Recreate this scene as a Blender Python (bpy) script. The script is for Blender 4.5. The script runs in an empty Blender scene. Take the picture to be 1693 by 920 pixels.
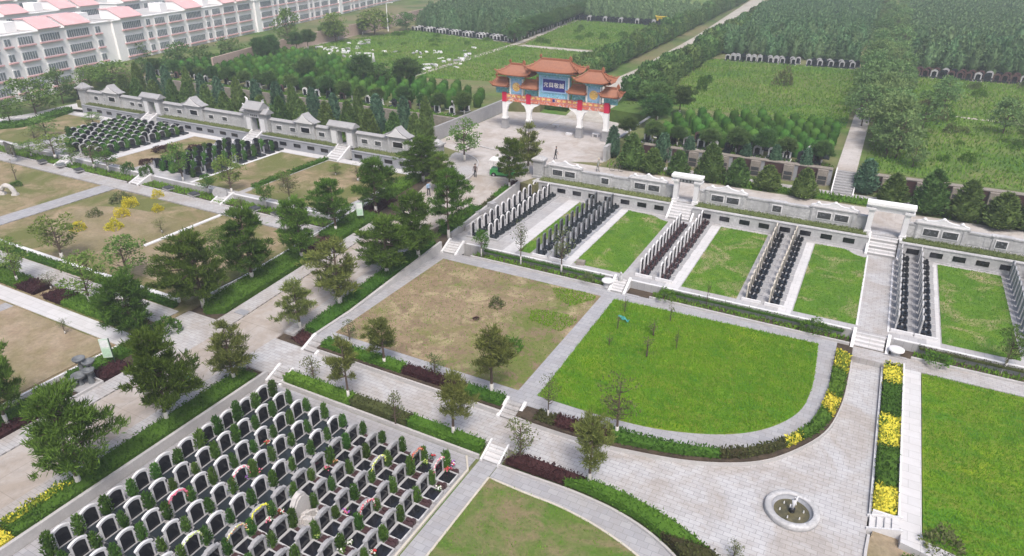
import bpy, bmesh, math, random
import numpy as np
from mathutils import Vector, Matrix
R = math.radians
random.seed(7); RNG = np.random.default_rng(11)
SC = bpy.context.scene; COL = SC.collection
U = random.uniform

# ------------------------------------------------------------------ camera model (24 mm drone camera, 28 m up)
CH, CP, CY, CF = 28.0, R(26.75), R(28.0), 1129.0
_fw = np.array([-math.sin(CY)*math.cos(CP), math.cos(CY)*math.cos(CP), -math.sin(CP)])
_rt = np.array([math.cos(CY), math.sin(CY), 0.0]); _up = np.cross(_rt, _fw); _C = np.array([0, 0, CH])
def at(x, y, z=0.0):
    """survey helper: the point at height z that the photograph shows at pixel x, y"""
    d = _fw*CF + _rt*(x-846.5) - _up*(y-460.0); t = (z-CH)/d[2]; q = _C+d*t
    return float(q[0]), float(q[1])
def proj(P):
    v = np.array(P, float)-_C; d = v@_fw
    return 846.5+CF*(v@_rt)/d, 460-CF*(v@_up)/d, d
def height_to(x, y, yt, z):
    X, Y = at(x, y, z); lo, hi = 0.0, 60.0
    for _ in range(40):
        m = (lo+hi)/2
        if proj((X, Y, z+m))[1] > yt: lo = m
        else: hi = m
    return lo
def wide(x, y, w, z):
    X, Y = at(x, y, z); return w*proj((X, Y, z))[2]/CF

ORD = "zeroth first second third fourth fifth sixth seventh eighth ninth tenth eleventh twelfth thirteenth fourteenth fifteenth sixteenth seventeenth eighteenth nineteenth twentieth".split()
ORD += ['twenty-'+o for o in ORD[1:10]]+['thirtieth']+['thirty-'+o for o in ORD[1:10]]+['fortieth']
SEEN = {}
def tag(o, label=None, cat=None, group=None, kind=None):
    if label:
        o['label'] = label
        if not group and label in SEEN: print('DUP LABEL', label)
        SEEN[label] = 1
    if cat: o['category'] = cat
    if group: o['group'] = group
    if kind: o['kind'] = kind
    return o
def thing(name, label, cat, loc=(0, 0, 0), rz=0.0, group=None, s=1.0):
    o = bpy.data.objects.new(name, None); o.empty_display_size = .2; COL.objects.link(o)
    o.location = loc; o.rotation_euler = (0, 0, rz); o.scale = (s, s, s) if not isinstance(s, tuple) else s
    return tag(o, label, cat, group)
def link(name, me, parent=None, loc=None):
    o = bpy.data.objects.new(name, me); COL.objects.link(o)
    if parent is not None: o.parent = parent
    if loc is not None: o.location = loc
    return o
def copy_tree(o, parent=None):
    c = o.copy(); COL.objects.link(c); c.parent = parent
    for ch in o.children: copy_tree(ch, c)
    return c
def place(proto, used, loc, rz, label, cat, group=None, s=1.0):
    """first call moves the prototype itself, later calls copy it with its parts"""
    if used.get(proto.name): o = copy_tree(proto)
    else: o = proto; used[proto.name] = True
    o.location = loc; o.rotation_euler = (0, 0, rz); o.scale = (s, s, s) if not isinstance(s, tuple) else s
    if 'group' in o: del o['group']
    return tag(o, label, cat, group)
USED = {}

# ------------------------------------------------------------------ materials
def _nodes(name):
    m = bpy.data.materials.new(name); m.use_nodes = True; nt = m.node_tree
    return m, nt, nt.nodes['Principled BSDF']
def _n(nt, t, **kw):
    n = nt.nodes.new(t)
    for k, v in kw.items():
        if k in n.inputs: n.inputs[k].default_value = v
        else: setattr(n, k, v)
    return n
def c4(c): return (c[0], c[1], c[2], 1.0)
def mixc(nt, fac, a, b, mode='MIX'):
    n = nt.nodes.new('ShaderNodeMix'); n.data_type = 'RGBA'; n.blend_type = mode; n.clamp_factor = True
    for s, v in ((n.inputs[0], fac), (n.inputs[6], a), (n.inputs[7], b)):
        if hasattr(v, 'is_output'): nt.links.new(v, s)
        elif isinstance(v, (int, float)): s.default_value = v
        else: s.default_value = c4(v)
    return n.outputs[2]
def noise(nt, scale, detail=5.0, rough=.6, vec=None, lo=.35, hi=.65, dist=0.0):
    t = _n(nt, 'ShaderNodeTexNoise'); t.inputs['Scale'].default_value = scale; t.inputs['Detail'].default_value = detail
    t.inputs['Roughness'].default_value = rough; t.inputs['Distortion'].default_value = dist
    if vec is not None: nt.links.new(vec, t.inputs['Vector'])
    mr = _n(nt, 'ShaderNodeMapRange'); mr.inputs[1].default_value = lo; mr.inputs[2].default_value = hi
    nt.links.new(t.outputs['Fac'], mr.inputs[0]); return mr.outputs[0]
def objvec(nt): return _n(nt, 'ShaderNodeTexCoord').outputs['Object']
def bump(nt, b, h, strength=.3, dist=.05):
    n = _n(nt, 'ShaderNodeBump'); n.inputs['Strength'].default_value = strength; n.inputs['Distance'].default_value = dist
    nt.links.new(h, n.inputs['Height']); nt.links.new(n.outputs[0], b.inputs['Normal'])
def solid(name, col, rough=.7, var=.18, scale=3.0, rnd=0.0, metal=0.0, spec=None, bmp=0.0):
    """plain surface with blotchy wear; rnd = brightness change from object to object"""
    m, nt, b = _nodes(name); v = objvec(nt)
    f = noise(nt, scale, 6, .65, v); f2 = noise(nt, scale*7, 3, .6, v)
    c = mixc(nt, f, [x*(1-var) for x in col], [min(1, x*(1+var)) for x in col])
    c = mixc(nt, f2, c, [x*(1-var*.8) for x in col])
    if rnd:
        oi = _n(nt, 'ShaderNodeObjectInfo'); hs = _n(nt, 'ShaderNodeHueSaturation')
        mr = _n(nt, 'ShaderNodeMapRange'); mr.inputs[3].default_value = 1-rnd; mr.inputs[4].default_value = 1+rnd
        nt.links.new(oi.outputs['Random'], mr.inputs[0]); nt.links.new(mr.outputs[0], hs.inputs['Value'])
        nt.links.new(c, hs.inputs['Color']); c = hs.outputs[0]
    nt.links.new(c, b.inputs['Base Color']); b.inputs['Roughness'].default_value = rough; b.inputs['Metallic'].default_value = metal
    if spec is not None: b.inputs['Specular IOR Level'].default_value = spec
    if bmp: bump(nt, b, f2, bmp)
    return m
def foliage(name, c1, c2, rnd=.22, hue=.02, big=.6, transl=.25, thr=None):
    """leaves: every leaf (mesh island) its own shade, light and dark clumps, trees differ from one another"""
    m = bpy.data.materials.new(name); m.use_nodes = True; nt = m.node_tree; nt.nodes.clear()
    out = _n(nt, 'ShaderNodeOutputMaterial'); g = _n(nt, 'ShaderNodeNewGeometry'); v = objvec(nt)
    f = noise(nt, big, 3, .6, v)
    r_ = g.outputs['Random Per Island']
    if thr:
        mt_ = _n(nt, 'ShaderNodeMapRange'); mt_.inputs[1].default_value = thr[0]; mt_.inputs[2].default_value = thr[1]; nt.links.new(r_, mt_.inputs[0]); r_ = mt_.outputs[0]
    c = mixc(nt, r_, c1, c2)
    c = mixc(nt, f, c, mixc(nt, .5, c, c2))
    oi = _n(nt, 'ShaderNodeObjectInfo'); hs = _n(nt, 'ShaderNodeHueSaturation')
    mr = _n(nt, 'ShaderNodeMapRange'); mr.inputs[3].default_value = 1-rnd; mr.inputs[4].default_value = 1+rnd
    nt.links.new(oi.outputs['Random'], mr.inputs[0]); nt.links.new(mr.outputs[0], hs.inputs['Value'])
    m2 = _n(nt, 'ShaderNodeMath', operation='MULTIPLY'); m2.inputs[1].default_value = 7.31
    fr = _n(nt, 'ShaderNodeMath', operation='FRACT'); nt.links.new(oi.outputs['Random'], m2.inputs[0]); nt.links.new(m2.outputs[0], fr.inputs[0])
    mh = _n(nt, 'ShaderNodeMapRange'); mh.inputs[3].default_value = .5-hue; mh.inputs[4].default_value = .5+hue
    nt.links.new(fr.outputs[0], mh.inputs[0]); nt.links.new(mh.outputs[0], hs.inputs['Hue'])
    nt.links.new(c, hs.inputs['Color'])
    d = _n(nt, 'ShaderNodeBsdfDiffuse'); t = _n(nt, 'ShaderNodeBsdfTranslucent'); mx = _n(nt, 'ShaderNodeMixShader')
    mx.inputs[0].default_value = transl
    nt.links.new(hs.outputs[0], d.inputs[0]); nt.links.new(hs.outputs[0], t.inputs[0])
    nt.links.new(d.outputs[0], mx.inputs[1]); nt.links.new(t.outputs[0], mx.inputs[2]); nt.links.new(mx.outputs[0], out.inputs[0])
    return m
def ground(name, cols, scales, rough=.95, b_s=.5, b_scale=9.0, stretch=None, thr=(.4, .6)):
    """soil and turf: cols[0] base, the others laid over it in patches of the given sizes"""
    m, nt, b = _nodes(name); v = objvec(nt)
    if stretch:
        mp = _n(nt, 'ShaderNodeMapping'); mp.inputs['Scale'].default_value = stretch; nt.links.new(v, mp.inputs['Vector']); v = mp.outputs[0]
    c = cols[0]
    for k, (cc, s) in enumerate(zip(cols[1:], scales)):
        f = noise(nt, s, 7, .68, v, thr[0], thr[1], .3+.2*k); c = mixc(nt, f, c, cc)
    f = noise(nt, b_scale, 6, .75, v, .3, .7)
    c = mixc(nt, f, mixc(nt, .35, c, (.01, .012, .005)), c)
    nt.links.new(c, b.inputs['Base Color']); b.inputs['Roughness'].default_value = rough; b.inputs['Specular IOR Level'].default_value = .15
    bump(nt, b, f, b_s, .08); return m
def paving(name, c1, c2, mortar, w=.6, h=.3, rough=.8, rot=0.0, stain=.25, msize=.012, wet=None):
    m, nt, b = _nodes(name); v = objvec(nt)
    mp = _n(nt, 'ShaderNodeMapping'); mp.inputs['Rotation'].default_value = (0, 0, rot); nt.links.new(v, mp.inputs['Vector'])
    br = _n(nt, 'ShaderNodeTexBrick'); nt.links.new(mp.outputs[0], br.inputs['Vector'])
    br.inputs['Color1'].default_value = c4(c1); br.inputs['Color2'].default_value = c4(c2); br.inputs['Mortar'].default_value = c4(mortar)
    br.inputs['Scale'].default_value = 1.0; br.inputs['Brick Width'].default_value = w; br.inputs['Row Height'].default_value = h
    br.inputs['Mortar Size'].default_value = msize; br.inputs['Mortar Smooth'].default_value = .3; br.inputs['Bias'].default_value = -.2
    f = noise(nt, .28, 8, .72, v, .42, .6, .8); f2 = noise(nt, 1.6, 7, .75, v, .46, .66, .4)
    c = mixc(nt, f, br.outputs['Color'], mixc(nt, stain, br.outputs['Color'], (.22, .17, .12)))
    c = mixc(nt, f2, c, mixc(nt, stain*.5, c, (.12, .11, .1)))
    nt.links.new(c, b.inputs['Base Color']); b.inputs['Roughness'].default_value = rough; b.inputs['Specular IOR Level'].default_value = .3
    return m
# ------------------------------------------------------------------ mesh building
class MB:
    def __init__(s): s.v = []; s.f = []; s.m = []
    def add(s, vs, fs, mi=0):
        o = len(s.v); s.v.extend([tuple(float(a) for a in p) for p in vs]); s.f.extend([tuple(i+o for i in f) for f in fs]); s.m.extend([mi]*len(fs)); return s
    def box(s, x0, y0, z0, x1, y1, z1, mi=0, skip=''):
        vs = [(x0, y0, z0), (x1, y0, z0), (x1, y1, z0), (x0, y1, z0), (x0, y0, z1), (x1, y0, z1), (x1, y1, z1), (x0, y1, z1)]
        fs = [(0, 3, 2, 1), (4, 5, 6, 7), (0, 1, 5, 4), (1, 2, 6, 5), (2, 3, 7, 6), (3, 0, 4, 7)]
        return s.add(vs, fs, mi)
    def rbox(s, cx, cy, z0, dx, dy, dz, rz=0, mi=0, taper=1.0):
        c, n = math.cos(rz), math.sin(rz); vs = []
        for z, k in ((z0, 1), (z0+dz, taper)):
            for a, b in ((-1, -1), (1, -1), (1, 1), (-1, 1)):
                x, y = a*dx/2*k, b*dy/2*k; vs.append((cx+x*c-y*n, cy+x*n+y*c, z))
        return s.add(vs, [(0, 3, 2, 1), (4, 5, 6, 7), (0, 1, 5, 4), (1, 2, 6, 5), (2, 3, 7, 6), (3, 0, 4, 7)], mi)
    def prism(s, poly, z0, z1, mi=0, top=None):
        n = len(poly); a = sum(poly[i][0]*poly[(i+1) % n][1]-poly[(i+1) % n][0]*poly[i][1] for i in range(n))
        if a < 0: poly = poly[::-1]
        zf = z1 if callable(z1) else (lambda x, y: z1)
        vs = [(x, y, z0) for x, y in poly]+[(x, y, zf(x, y)) for x, y in poly]
        s.add(vs, [tuple(range(n, 2*n))], mi if top is None else top)
        o = len(s.v)-2*n
        for i in range(n):
            j = (i+1) % n; s.f.append((o+i, o+j, o+n+j, o+n+i)); s.m.append(mi)
        return s
    def profile(s, poly, y0, y1, mi=0):
        """closed outline in x-z pushed along y"""
        n = len(poly); a = sum(poly[i][0]*poly[(i+1) % n][1]-poly[(i+1) % n][0]*poly[i][1] for i in range(n))
        if a < 0: poly = poly[::-1]
        vs = [(x, y0, z) for x, z in poly]+[(x, y1, z) for x, z in poly]
        fs = [tuple(range(n)), tuple(range(2*n-1, n-1, -1))]+[(i, i+n, (i+1) % n+n, (i+1) % n) for i in range(n)]
        return s.add(vs, fs, mi)
    def profx(s, poly, x0, x1, mi=0):
        """closed outline in y-z pushed along x"""
        n = len(poly); a = sum(poly[i][0]*poly[(i+1) % n][1]-poly[(i+1) % n][0]*poly[i][1] for i in range(n))
        if a < 0: poly = poly[::-1]
        vs = [(x0, y, z) for y, z in poly]+[(x1, y, z) for y, z in poly]
        fs = [tuple(range(n-1, -1, -1)), tuple(range(n, 2*n))]+[(i, (i+1) % n, (i+1) % n+n, i+n) for i in range(n)]
        return s.add(vs, fs, mi)
    def tube(s, pts, r, n=7, mi=0, cap=True):
        P = [Vector(p) for p in pts]; rs = r if isinstance(r, (list, tuple)) else [r]*len(P); vs = []
        for i, p in enumerate(P):
            d = (P[min(i+1, len(P)-1)]-P[max(i-1, 0)]).normalized()
            a = d.cross(Vector((0, 0, 1)) if abs(d.z) < .95 else Vector((1, 0, 0))).normalized(); b = d.cross(a)
            for k in range(n):
                t = 2*math.pi*k/n; vs.append(p+(a*math.cos(t)+b*math.sin(t))*rs[i])
        fs = [(i*n+k, (i+1)*n+k, (i+1)*n+(k+1) % n, i*n+(k+1) % n) for i in range(len(P)-1) for k in range(n)]
        if cap: fs += [tuple(range(n)), tuple(range(len(vs)-1, len(vs)-n-1, -1))]
        return s.add(vs, fs, mi)
    def lathe(s, prof, n=24, mi=0, c=(0, 0, 0), sy=1.0, cap=True):
        vs = [(c[0]+r*math.cos(2*math.pi*k/n), c[1]+sy*r*math.sin(2*math.pi*k/n), c[2]+z) for r, z in prof for k in range(n)]
        fs = [(i*n+k, i*n+(k+1) % n, (i+1)*n+(k+1) % n, (i+1)*n+k) for i in range(len(prof)-1) for k in range(n)]
        if cap and prof[0][0] > 1e-4: fs.append(tuple(range(n-1, -1, -1)))
        if cap and prof[-1][0] > 1e-4: fs.append(tuple(range(len(vs)-n, len(vs))))
        return s.add(vs, fs, mi)
    def ball(s, c, r, mi=0, n=10, sz=1.0):
        return s.lathe([(max(1e-5, r*math.sin(math.pi*i/(n//2+1))), -r*sz*math.cos(math.pi*i/(n//2+1))) for i in range(n//2+2)], n, mi, c)
    def mesh(s, name, mats, smooth=False):
        me = bpy.data.meshes.new(name); me.from_pydata(s.v, [], s.f)
        for m in (mats if isinstance(mats, (list, tuple)) else [mats]): me.materials.append(m)
        me.polygons.foreach_set('material_index', s.m)
        if smooth: me.polygons.foreach_set('use_smooth', [True]*len(s.f))
        me.update(); return me
    def build(s, name, mats, parent=None, loc=None, smooth=False): return link(name, s.mesh(name, mats, smooth), parent, loc)
    def bevelled(s, name, mats, w=.02, parent=None, loc=None):
        o = s.build(name, mats, parent, loc); bm = bmesh.new(); bm.from_mesh(o.data)
        bmesh.ops.bevel(bm, geom=list(bm.edges), offset=w, segments=1, affect='EDGES', clamp_overlap=True); bm.to_mesh(o.data); bm.free(); return o
def np_mesh(name, V, F, mats, mi=None, smooth=False):
    """F: (n,k) array, every face with k corners"""
    V = np.ascontiguousarray(V, np.float32); F = np.ascontiguousarray(F, np.int32); n, k = F.shape
    me = bpy.data.meshes.new(name); me.vertices.add(len(V)); me.vertices.foreach_set('co', V.ravel())
    me.loops.add(n*k); me.loops.foreach_set('vertex_index', F.ravel()); me.polygons.add(n)
    me.polygons.foreach_set('loop_start', np.arange(0, n*k, k, dtype=np.int32)); me.polygons.foreach_set('loop_total', np.full(n, k, np.int32))
    for m in (mats if isinstance(mats, (list, tuple)) else [mats]): me.materials.append(m)
    if mi is not None: me.polygons.foreach_set('material_index', np.asarray(mi, np.int32))
    me.update(calc_edges=True); return me
def unit(a): return a/np.maximum(np.linalg.norm(a, axis=-1, keepdims=True), 1e-9)
def leaves(P, D, L, Wd, jit=.5, rng=RNG):
    """pointed leaves rooted at P, growing along D (jittered), length L, width Wd -> verts, quads"""
    n = len(P); D = unit(D+rng.normal(0, jit, (n, 3))); S = unit(np.cross(D, unit(rng.normal(0, 1, (n, 3)))))
    L = L*rng.uniform(.7, 1.3, (n, 1)); Wd = Wd*rng.uniform(.7, 1.3, (n, 1))
    V = np.stack([P-D*L*.1, P+D*L*.45+S*Wd*.5, P+D*L, P+D*L*.45-S*Wd*.5], 1).reshape(-1, 3)
    return V, np.arange(4*n).reshape(n, 4)
def join(parts):
    V, F, M, o = [], [], [], 0
    for k, p in enumerate(parts):
        v, f = p[0], p[1]; V.append(v); F.append(f+o); o += len(v); M.append(np.full(len(f), p[2] if len(p) > 2 else 0))
    return np.concatenate(V), np.concatenate(F), np.concatenate(M)
def sphere_dirs(n, rng=RNG): return unit(rng.normal(0, 1, (n, 3)))

# trunk and limbs, the foot of each trunk whitewashed
def trunk_mesh(name, h, r, limbs, white=.0, lean=.06, mats=None):
    m = MB(); k = max(1, int(4)); bend = [U(-lean, lean)*h*.4 for _ in range(2)]
    P = lambda t: (bend[0]*t*t, bend[1]*t*t, h*t)
    ts = [0, .08, .2, .4, .6, .8, 1.0]; m.tube([P(t) for t in ts], [r*1.25 if t == 0 else r*(1-.8*t) for t in ts], 7)
    if white: m.tube([P(0), P(white*.5/h), P(white/h)], [r*1.28+.012, r*1.08+.012, r*1.02+.012], 8, 1)
    for (t, ang, ln, rise) in limbs:
        a = P(t); d = (math.cos(ang)*ln, math.sin(ang)*ln, rise)
        m.tube([a, (a[0]+d[0]*.5, a[1]+d[1]*.5, a[2]+d[2]*.35), (a[0]+d[0], a[1]+d[1], a[2]+d[2])], [r*.42*(1-.5*t), r*.28, r*.08], 5, 0, False)
    return m.mesh(name, mats, True), P
def pine_meshes(k, h=5.6, rad=2.3, sparse=0.0, tuft=.34, mat=None, bark=None, base=.22):
    """red pine: whorls of near-level branches carrying tufts of needles on their outer halves"""
    rng = np.random.default_rng(100+k); limbs = []; pts = []; dirs = []
    nw = int(5+h*.62); off = (rng.uniform(-.25, .25), rng.uniform(-.25, .25))
    for i in range(nw):
        t = base+(1-base)*(i+.5)/nw; env = math.sin(math.pi*min(1, (.16+.84*(1-(t-base)/(1-base))**.85)*.62)) if t > .3 else .8
        nb = int(rng.integers(5, 8)); ph = rng.uniform(0, 6.3)
        for b in range(nb):
            if rng.uniform() < sparse: continue
            ang = ph+6.283*b/nb+rng.normal(0, .2); ln = rad*env*rng.uniform(.5, 1.12)*(1+.25*math.cos(ang-off[0]*9)); rise = ln*rng.uniform(-.02, .22)
            limbs.append((t, ang, ln*.9, rise))
            nt_ = max(2, int(ln*5.4))
            for q in range(nt_):
                u = .3+.7*(q+.5)/nt_; sd = rng.normal(0, .16*ln)
                c = np.array([math.cos(ang)*ln*u-math.sin(ang)*sd, math.sin(ang)*ln*u+math.cos(ang)*sd, h*t+rise*u**1.5+rng.normal(0, .05)])
                nn = int(rng.integers(26, 38)); pts.append(c+rng.normal(0, .13, (nn, 3))*np.array([1, 1, .42])); dirs.append(np.tile(np.array([math.cos(ang)*.6, math.sin(ang)*.6, .75]), (nn, 1)))
    nn = 60; pts.append(np.array([0, 0, h*.97])+rng.normal(0, .14, (nn, 3))); dirs.append(np.tile([0, 0, 1.], (nn, 1)))
    V, F = leaves(np.concatenate(pts), np.concatenate(dirs), tuft, tuft*.17, .6, rng)
    tr, P = trunk_mesh('trunk', h*.98, .05+.018*h, limbs, .75, .05, bark)
    return tr, np_mesh('crown', V, F, mat)
def broad_meshes(k, h=4.0, rad=1.3, n=1500, leaf=.16, base=.38, mat=None, bark=None, clumps=26, white=.7, flat=1.0, mul=False):
    rng = np.random.default_rng(300+k); limbs = []; pts = []; dirs = []; h0 = h*base
    for c in range(clumps):
        a = rng.uniform(0, 6.283); z = rng.uniform(0, 1); rr = rad*math.sqrt(max(.05, math.sin(math.pi*min(.98, .16+.8*z))))*rng.uniform(.35, 1.0)
        cz = h0+(h-h0)*z*.93; cen = np.array([math.cos(a)*rr, math.sin(a)*rr, cz]); s = rad*rng.uniform(.2, .36)
        limbs.append((min(.9, max(base*.8, (cz-rr*.7)/h)), a, rr*.92, max(.05, rr*.5)))
        m = int(n/clumps*rng.uniform(.6, 1.4)); d = sphere_dirs(m, rng); rd = rng.uniform(.35, 1, (m, 1))**.6
        pts.append(cen+d*rd*s*np.array([1.1, 1.1, .75*flat])); dirs.append(d*.8+np.array([0, 0, .35]))
    V, F = leaves(np.concatenate(pts), np.concatenate(dirs), leaf, leaf*.55, .6, rng)
    tr, P = trunk_mesh('trunk', h*.9, .03+.014*h, limbs, white if white else 0, .05, bark)
    return tr, np_mesh('crown', V, F, mat)
def cone_leaf(k, h, rad, n, leaf, mat, round_=0.0, base=.02, core=True, corem=None, belly=.22, ck=.84, jit=.4):
    """clipped or naturally dense evergreen: cone or column of upward sprays round a dark inner mass"""
    rng = np.random.default_rng(500+k); t = rng.uniform(0, 1, n)**(1.25 if round_ < .5 else 1.0); a = rng.uniform(0, 6.283, n)
    def R_(t):
        co = np.minimum(1, (t+.06)/belly)**.6*(1-np.clip((t-belly)/(1-belly), 0, 1))**.8
        cy = np.sqrt(np.maximum(0, 1-np.clip((t-.72)/.28, 0, 1)**2))*np.minimum(1, .8+t)
        return rad*((1-round_)*co+round_*cy)
    lump = 1+.10*np.sin(a*3+t*9+k)+.07*np.sin(a*5-t*17+2*k)
    r = R_(t)*lump*rng.uniform(.86, 1.02, n); P = np.stack([r*np.cos(a), r*np.sin(a), h*(base+(.985-base)*t)], 1)
    D = np.stack([np.cos(a)*.65, np.sin(a)*.65, np.full(n, .85)], 1)
    V, F = leaves(P, D, leaf, leaf*.5, jit, rng); parts = [(V, F, 0)]
    if core:
        m = 9; ts = np.linspace(0, 1, 8); vs = []; fs = []
        for i, tt in enumerate(ts):
            for q in range(m): vs.append((float(R_(np.array(tt)))*ck*math.cos(6.283*q/m)+1e-4*q, float(R_(np.array(tt)))*ck*math.sin(6.283*q/m), h*(base+(.95 if ck < .9 else .985)*tt)))
        for i in range(len(ts)-1):
            for q in range(m): fs.append((i*m+q, i*m+(q+1) % m, (i+1)*m+(q+1) % m, (i+1)*m+q))
        parts.append((np.array(vs), np.array(fs), 0))
    V, F, M = join(parts); return np_mesh('evergreen', V, F, mat)
def shrub_leaf(k, r, h, n, leaf, mat, round_=True):
    rng = np.random.default_rng(700+k); d = sphere_dirs(n, rng); d[:, 2] = np.abs(d[:, 2])*1.0
    lump = (1+.18*np.sin(d[:, 0]*5+k)+.15*np.sin(d[:, 1]*6+2*k))[:, None]
    P = d*rng.uniform(.55, 1, (n, 1))**.5*lump*np.array([r, r, h])
    V, F = leaves(P, d+np.array([0, 0, .5]), leaf, leaf*.55, .6, rng); return np_mesh('shrub', V, F, mat)
def hedge_mesh(poly, z0, h, mat, dens=70, leaf=.16, zf=None, name='hedge'):
    """clipped hedge filling an outline: inner mass plus a coat of leaves on its top and sides"""
    P2 = [Vector((p[0], p[1])) for p in poly]; n = len(P2)
    ar = sum(P2[i].x*P2[(i+1) % n].y-P2[(i+1) % n].x*P2[i].y for i in range(n))/2
    if ar < 0: P2 = P2[::-1]
    cen = sum(P2, Vector((0, 0)))/n; m = MB()
    base = (lambda x, y: z0) if zf is None else zf
    ins = [(p.x+(cen.x-p.x)*.0, p.y) for p in P2]
    # inner mass shrunk a little
    q = [];
    for i in range(n):
        a, b, c = P2[i-1], P2[i], P2[(i+1) % n]; e1 = (b-a).normalized(); e2 = (c-b).normalized()
        nn = Vector((-(e1.y+e2.y), e1.x+e2.x)); nn = nn.normalized() if nn.length > 1e-6 else Vector((-e1.y, e1.x)); q.append((b.x+nn.x*.09, b.y+nn.y*.09))
    vs = [(x, y, base(x, y)) for x, y in q]+[(x, y, base(x, y)+h-.17) for x, y in q]
    fs = [tuple(range(n, 2*n))]+[(i, (i+1) % n, (i+1) % n+n, i+n) for i in range(n)]
    me0 = m.add(vs, fs)
    # leaf points: top by rejection, sides along edges
    xs = [p.x for p in P2]; ys = [p.y for p in P2]; x0, x1, y0, y1 = min(xs), max(xs), min(ys), max(ys)
    N = int((x1-x0)*(y1-y0)*dens)+20; pt = RNG.uniform((x0, y0), (x1, y1), (N, 2)); ins = np.zeros(N, bool)
    for i in range(n):
        a, b = P2[i], P2[(i+1) % n]; cond = (a.y > pt[:, 1]) != (b.y > pt[:, 1])
        xi = (b.x-a.x)*(pt[:, 1]-a.y)/((b.y-a.y) if abs(b.y-a.y) > 1e-9 else 1e-9)+a.x; ins ^= cond & (pt[:, 0] < xi)
    pt = pt[ins]; zz = np.array([base(x, y) for x, y in pt])
    bumpz = .07*np.sin(pt[:, 0]*3.1)+.06*np.sin(pt[:, 1]*3.7+1)+.05*np.sin(pt[:, 0]*8.3+pt[:, 1]*6.1)
    PT = [np.column_stack([pt, zz+h-.14+bumpz*min(1, h)+RNG.normal(0, .055, len(pt))])]; DT = [np.tile([0, 0, .9], (len(pt), 1))]
    for i in range(n):
        a, b = P2[i], P2[(i+1) % n]; e = b-a; L = e.length; k = int(L*h*dens*.9)
        if k < 1: continue
        t = RNG.uniform(0, 1, k); u = RNG.uniform(0, 1, k); X = a.x+e.x*t; Y = a.y+e.y*t; nx, ny = e.y/L, -e.x/L
        ind = RNG.uniform(.02, .12, k)
        PT.append(np.column_stack([X-nx*ind, Y-ny*ind, np.array([base(x, y) for x, y in zip(X, Y)])+u*(h-.08)])); DT.append(np.tile([nx*.7, ny*.7, .55], (k, 1)))
    V, F = leaves(np.concatenate(PT), np.concatenate(DT), leaf, leaf*.6, .5)
    o = len(V); allv = [tuple(p) for p in V]+vs; allf = [tuple(f) for f in F]+[tuple(i+o for i in f) for f in fs]
    me = bpy.data.meshes.new(name); me.from_pydata(allv, [], allf); me.materials.append(mat); return me
def strip(pts, w, side=1):
    """outline of a band of width w on one side of a polyline"""
    P = [Vector(p) for p in pts]; o = []
    for i, p in enumerate(P):
        d = (P[min(i+1, len(P)-1)]-P[max(i-1, 0)]).normalized(); o.append((p.x-d.y*w*side, p.y+d.x*w*side))
    return [tuple(p) for p in P]+o[::-1]
def resample(pts, n):
    P = [Vector(p) for p in pts]; L = [0]
    for a, b in zip(P, P[1:]): L.append(L[-1]+(b-a).length)
    out = []
    for k in range(n):
        d = L[-1]*k/(n-1); i = max(j for j in range(len(L)-1) if L[j] <= d+1e-9) if d < L[-1] else len(L)-2
        t = (d-L[i])/max(1e-9, L[i+1]-L[i]); q = P[i].lerp(P[i+1], t); out.append((q.x, q.y))
    return out
def smoothline(pts, n=40):
    """Catmull-Rom through the surveyed points"""
    P = [Vector(p) for p in pts]; P = [P[0]*2-P[1]]+P+[P[-1]*2-P[-2]]; out = []
    per = max(2, n//(len(P)-3))
    for i in range(1, len(P)-2):
        for k in range(per):
            t = k/per; a, b, c, d = P[i-1], P[i], P[i+1], P[i+2]
            q = .5*((2*b)+(c-a)*t+(2*a-5*b+4*c-d)*t*t+(3*b-a-3*c+d)*t*t*t); out.append((q.x, q.y))
    out.append(tuple(P[-2])); return out
def struct(name, mb, mats):
    o = mb.build(name, mats); o['kind'] = 'structure'; return o
def slab(name, poly, z, mat, depth=.6, mats=None): return struct(name, MB().prism(poly, z-depth, z), mat)
def rect(x0, y0, x1, y1): return [(x0, y0), (x1, y0), (x1, y1), (x0, y1)]
# ------------------------------------------------------------------ palette
M = {}
M['plaza'] = paving('plaza paving', (.41, .405, .415), (.35, .345, .355), (.18, .178, .18), .6, .3, stain=.42)
M['road'] = paving('road concrete', (.37, .335, .31), (.34, .31, .29), (.22, .20, .185), 5.0, 4.0, stain=.5, msize=.02)
M['walk'] = paving('sidewalk paving', (.38, .37, .375), (.33, .325, .33), (.20, .196, .198), .5, .25, stain=.4)
M['grey'] = paving('grey flags', (.31, .31, .325), (.25, .25, .27), (.18, .18, .19), .6, .4, stain=.2)
M['marble'] = paving('white marble flags', (.50, .49, .495), (.45, .445, .45), (.29, .285, .285), 1.2, .7, stain=.12)
M['terr'] = paving('terrace flags', (.36, .355, .365), (.30, .297, .305), (.19, .19, .195), .6, .6, stain=.22)
M['court'] = paving('grave court flags', (.30, .30, .32), (.25, .25, .27), (.17, .17, .18), .6, .3, stain=.25)
M['gplaza'] = paving('gate court paving', (.43, .40, .385), (.385, .36, .345), (.27, .25, .24), 1.6, 1.2, stain=.45)
M['white'] = solid('white marble', (.60, .59, .595), .55, .10, 1.5)
M['whitep'] = solid('white paint', (.74, .73, .72), .6, .08, 1.2)
M['stone'] = solid('pale grey stone', (.40, .395, .40), .7, .28, .7)
M['stone2'] = solid('grey stone', (.29, .285, .29), .7, .16, .9)
M['stone3'] = solid('blue grey stone', (.25, .255, .275), .7, .15, .8)
M['kerb'] = solid('kerb granite', (.40, .385, .38), .75, .15, 2.0)
M['beige'] = solid('beige kerb stone', (.46, .42, .36), .8, .15, 2.0)
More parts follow.
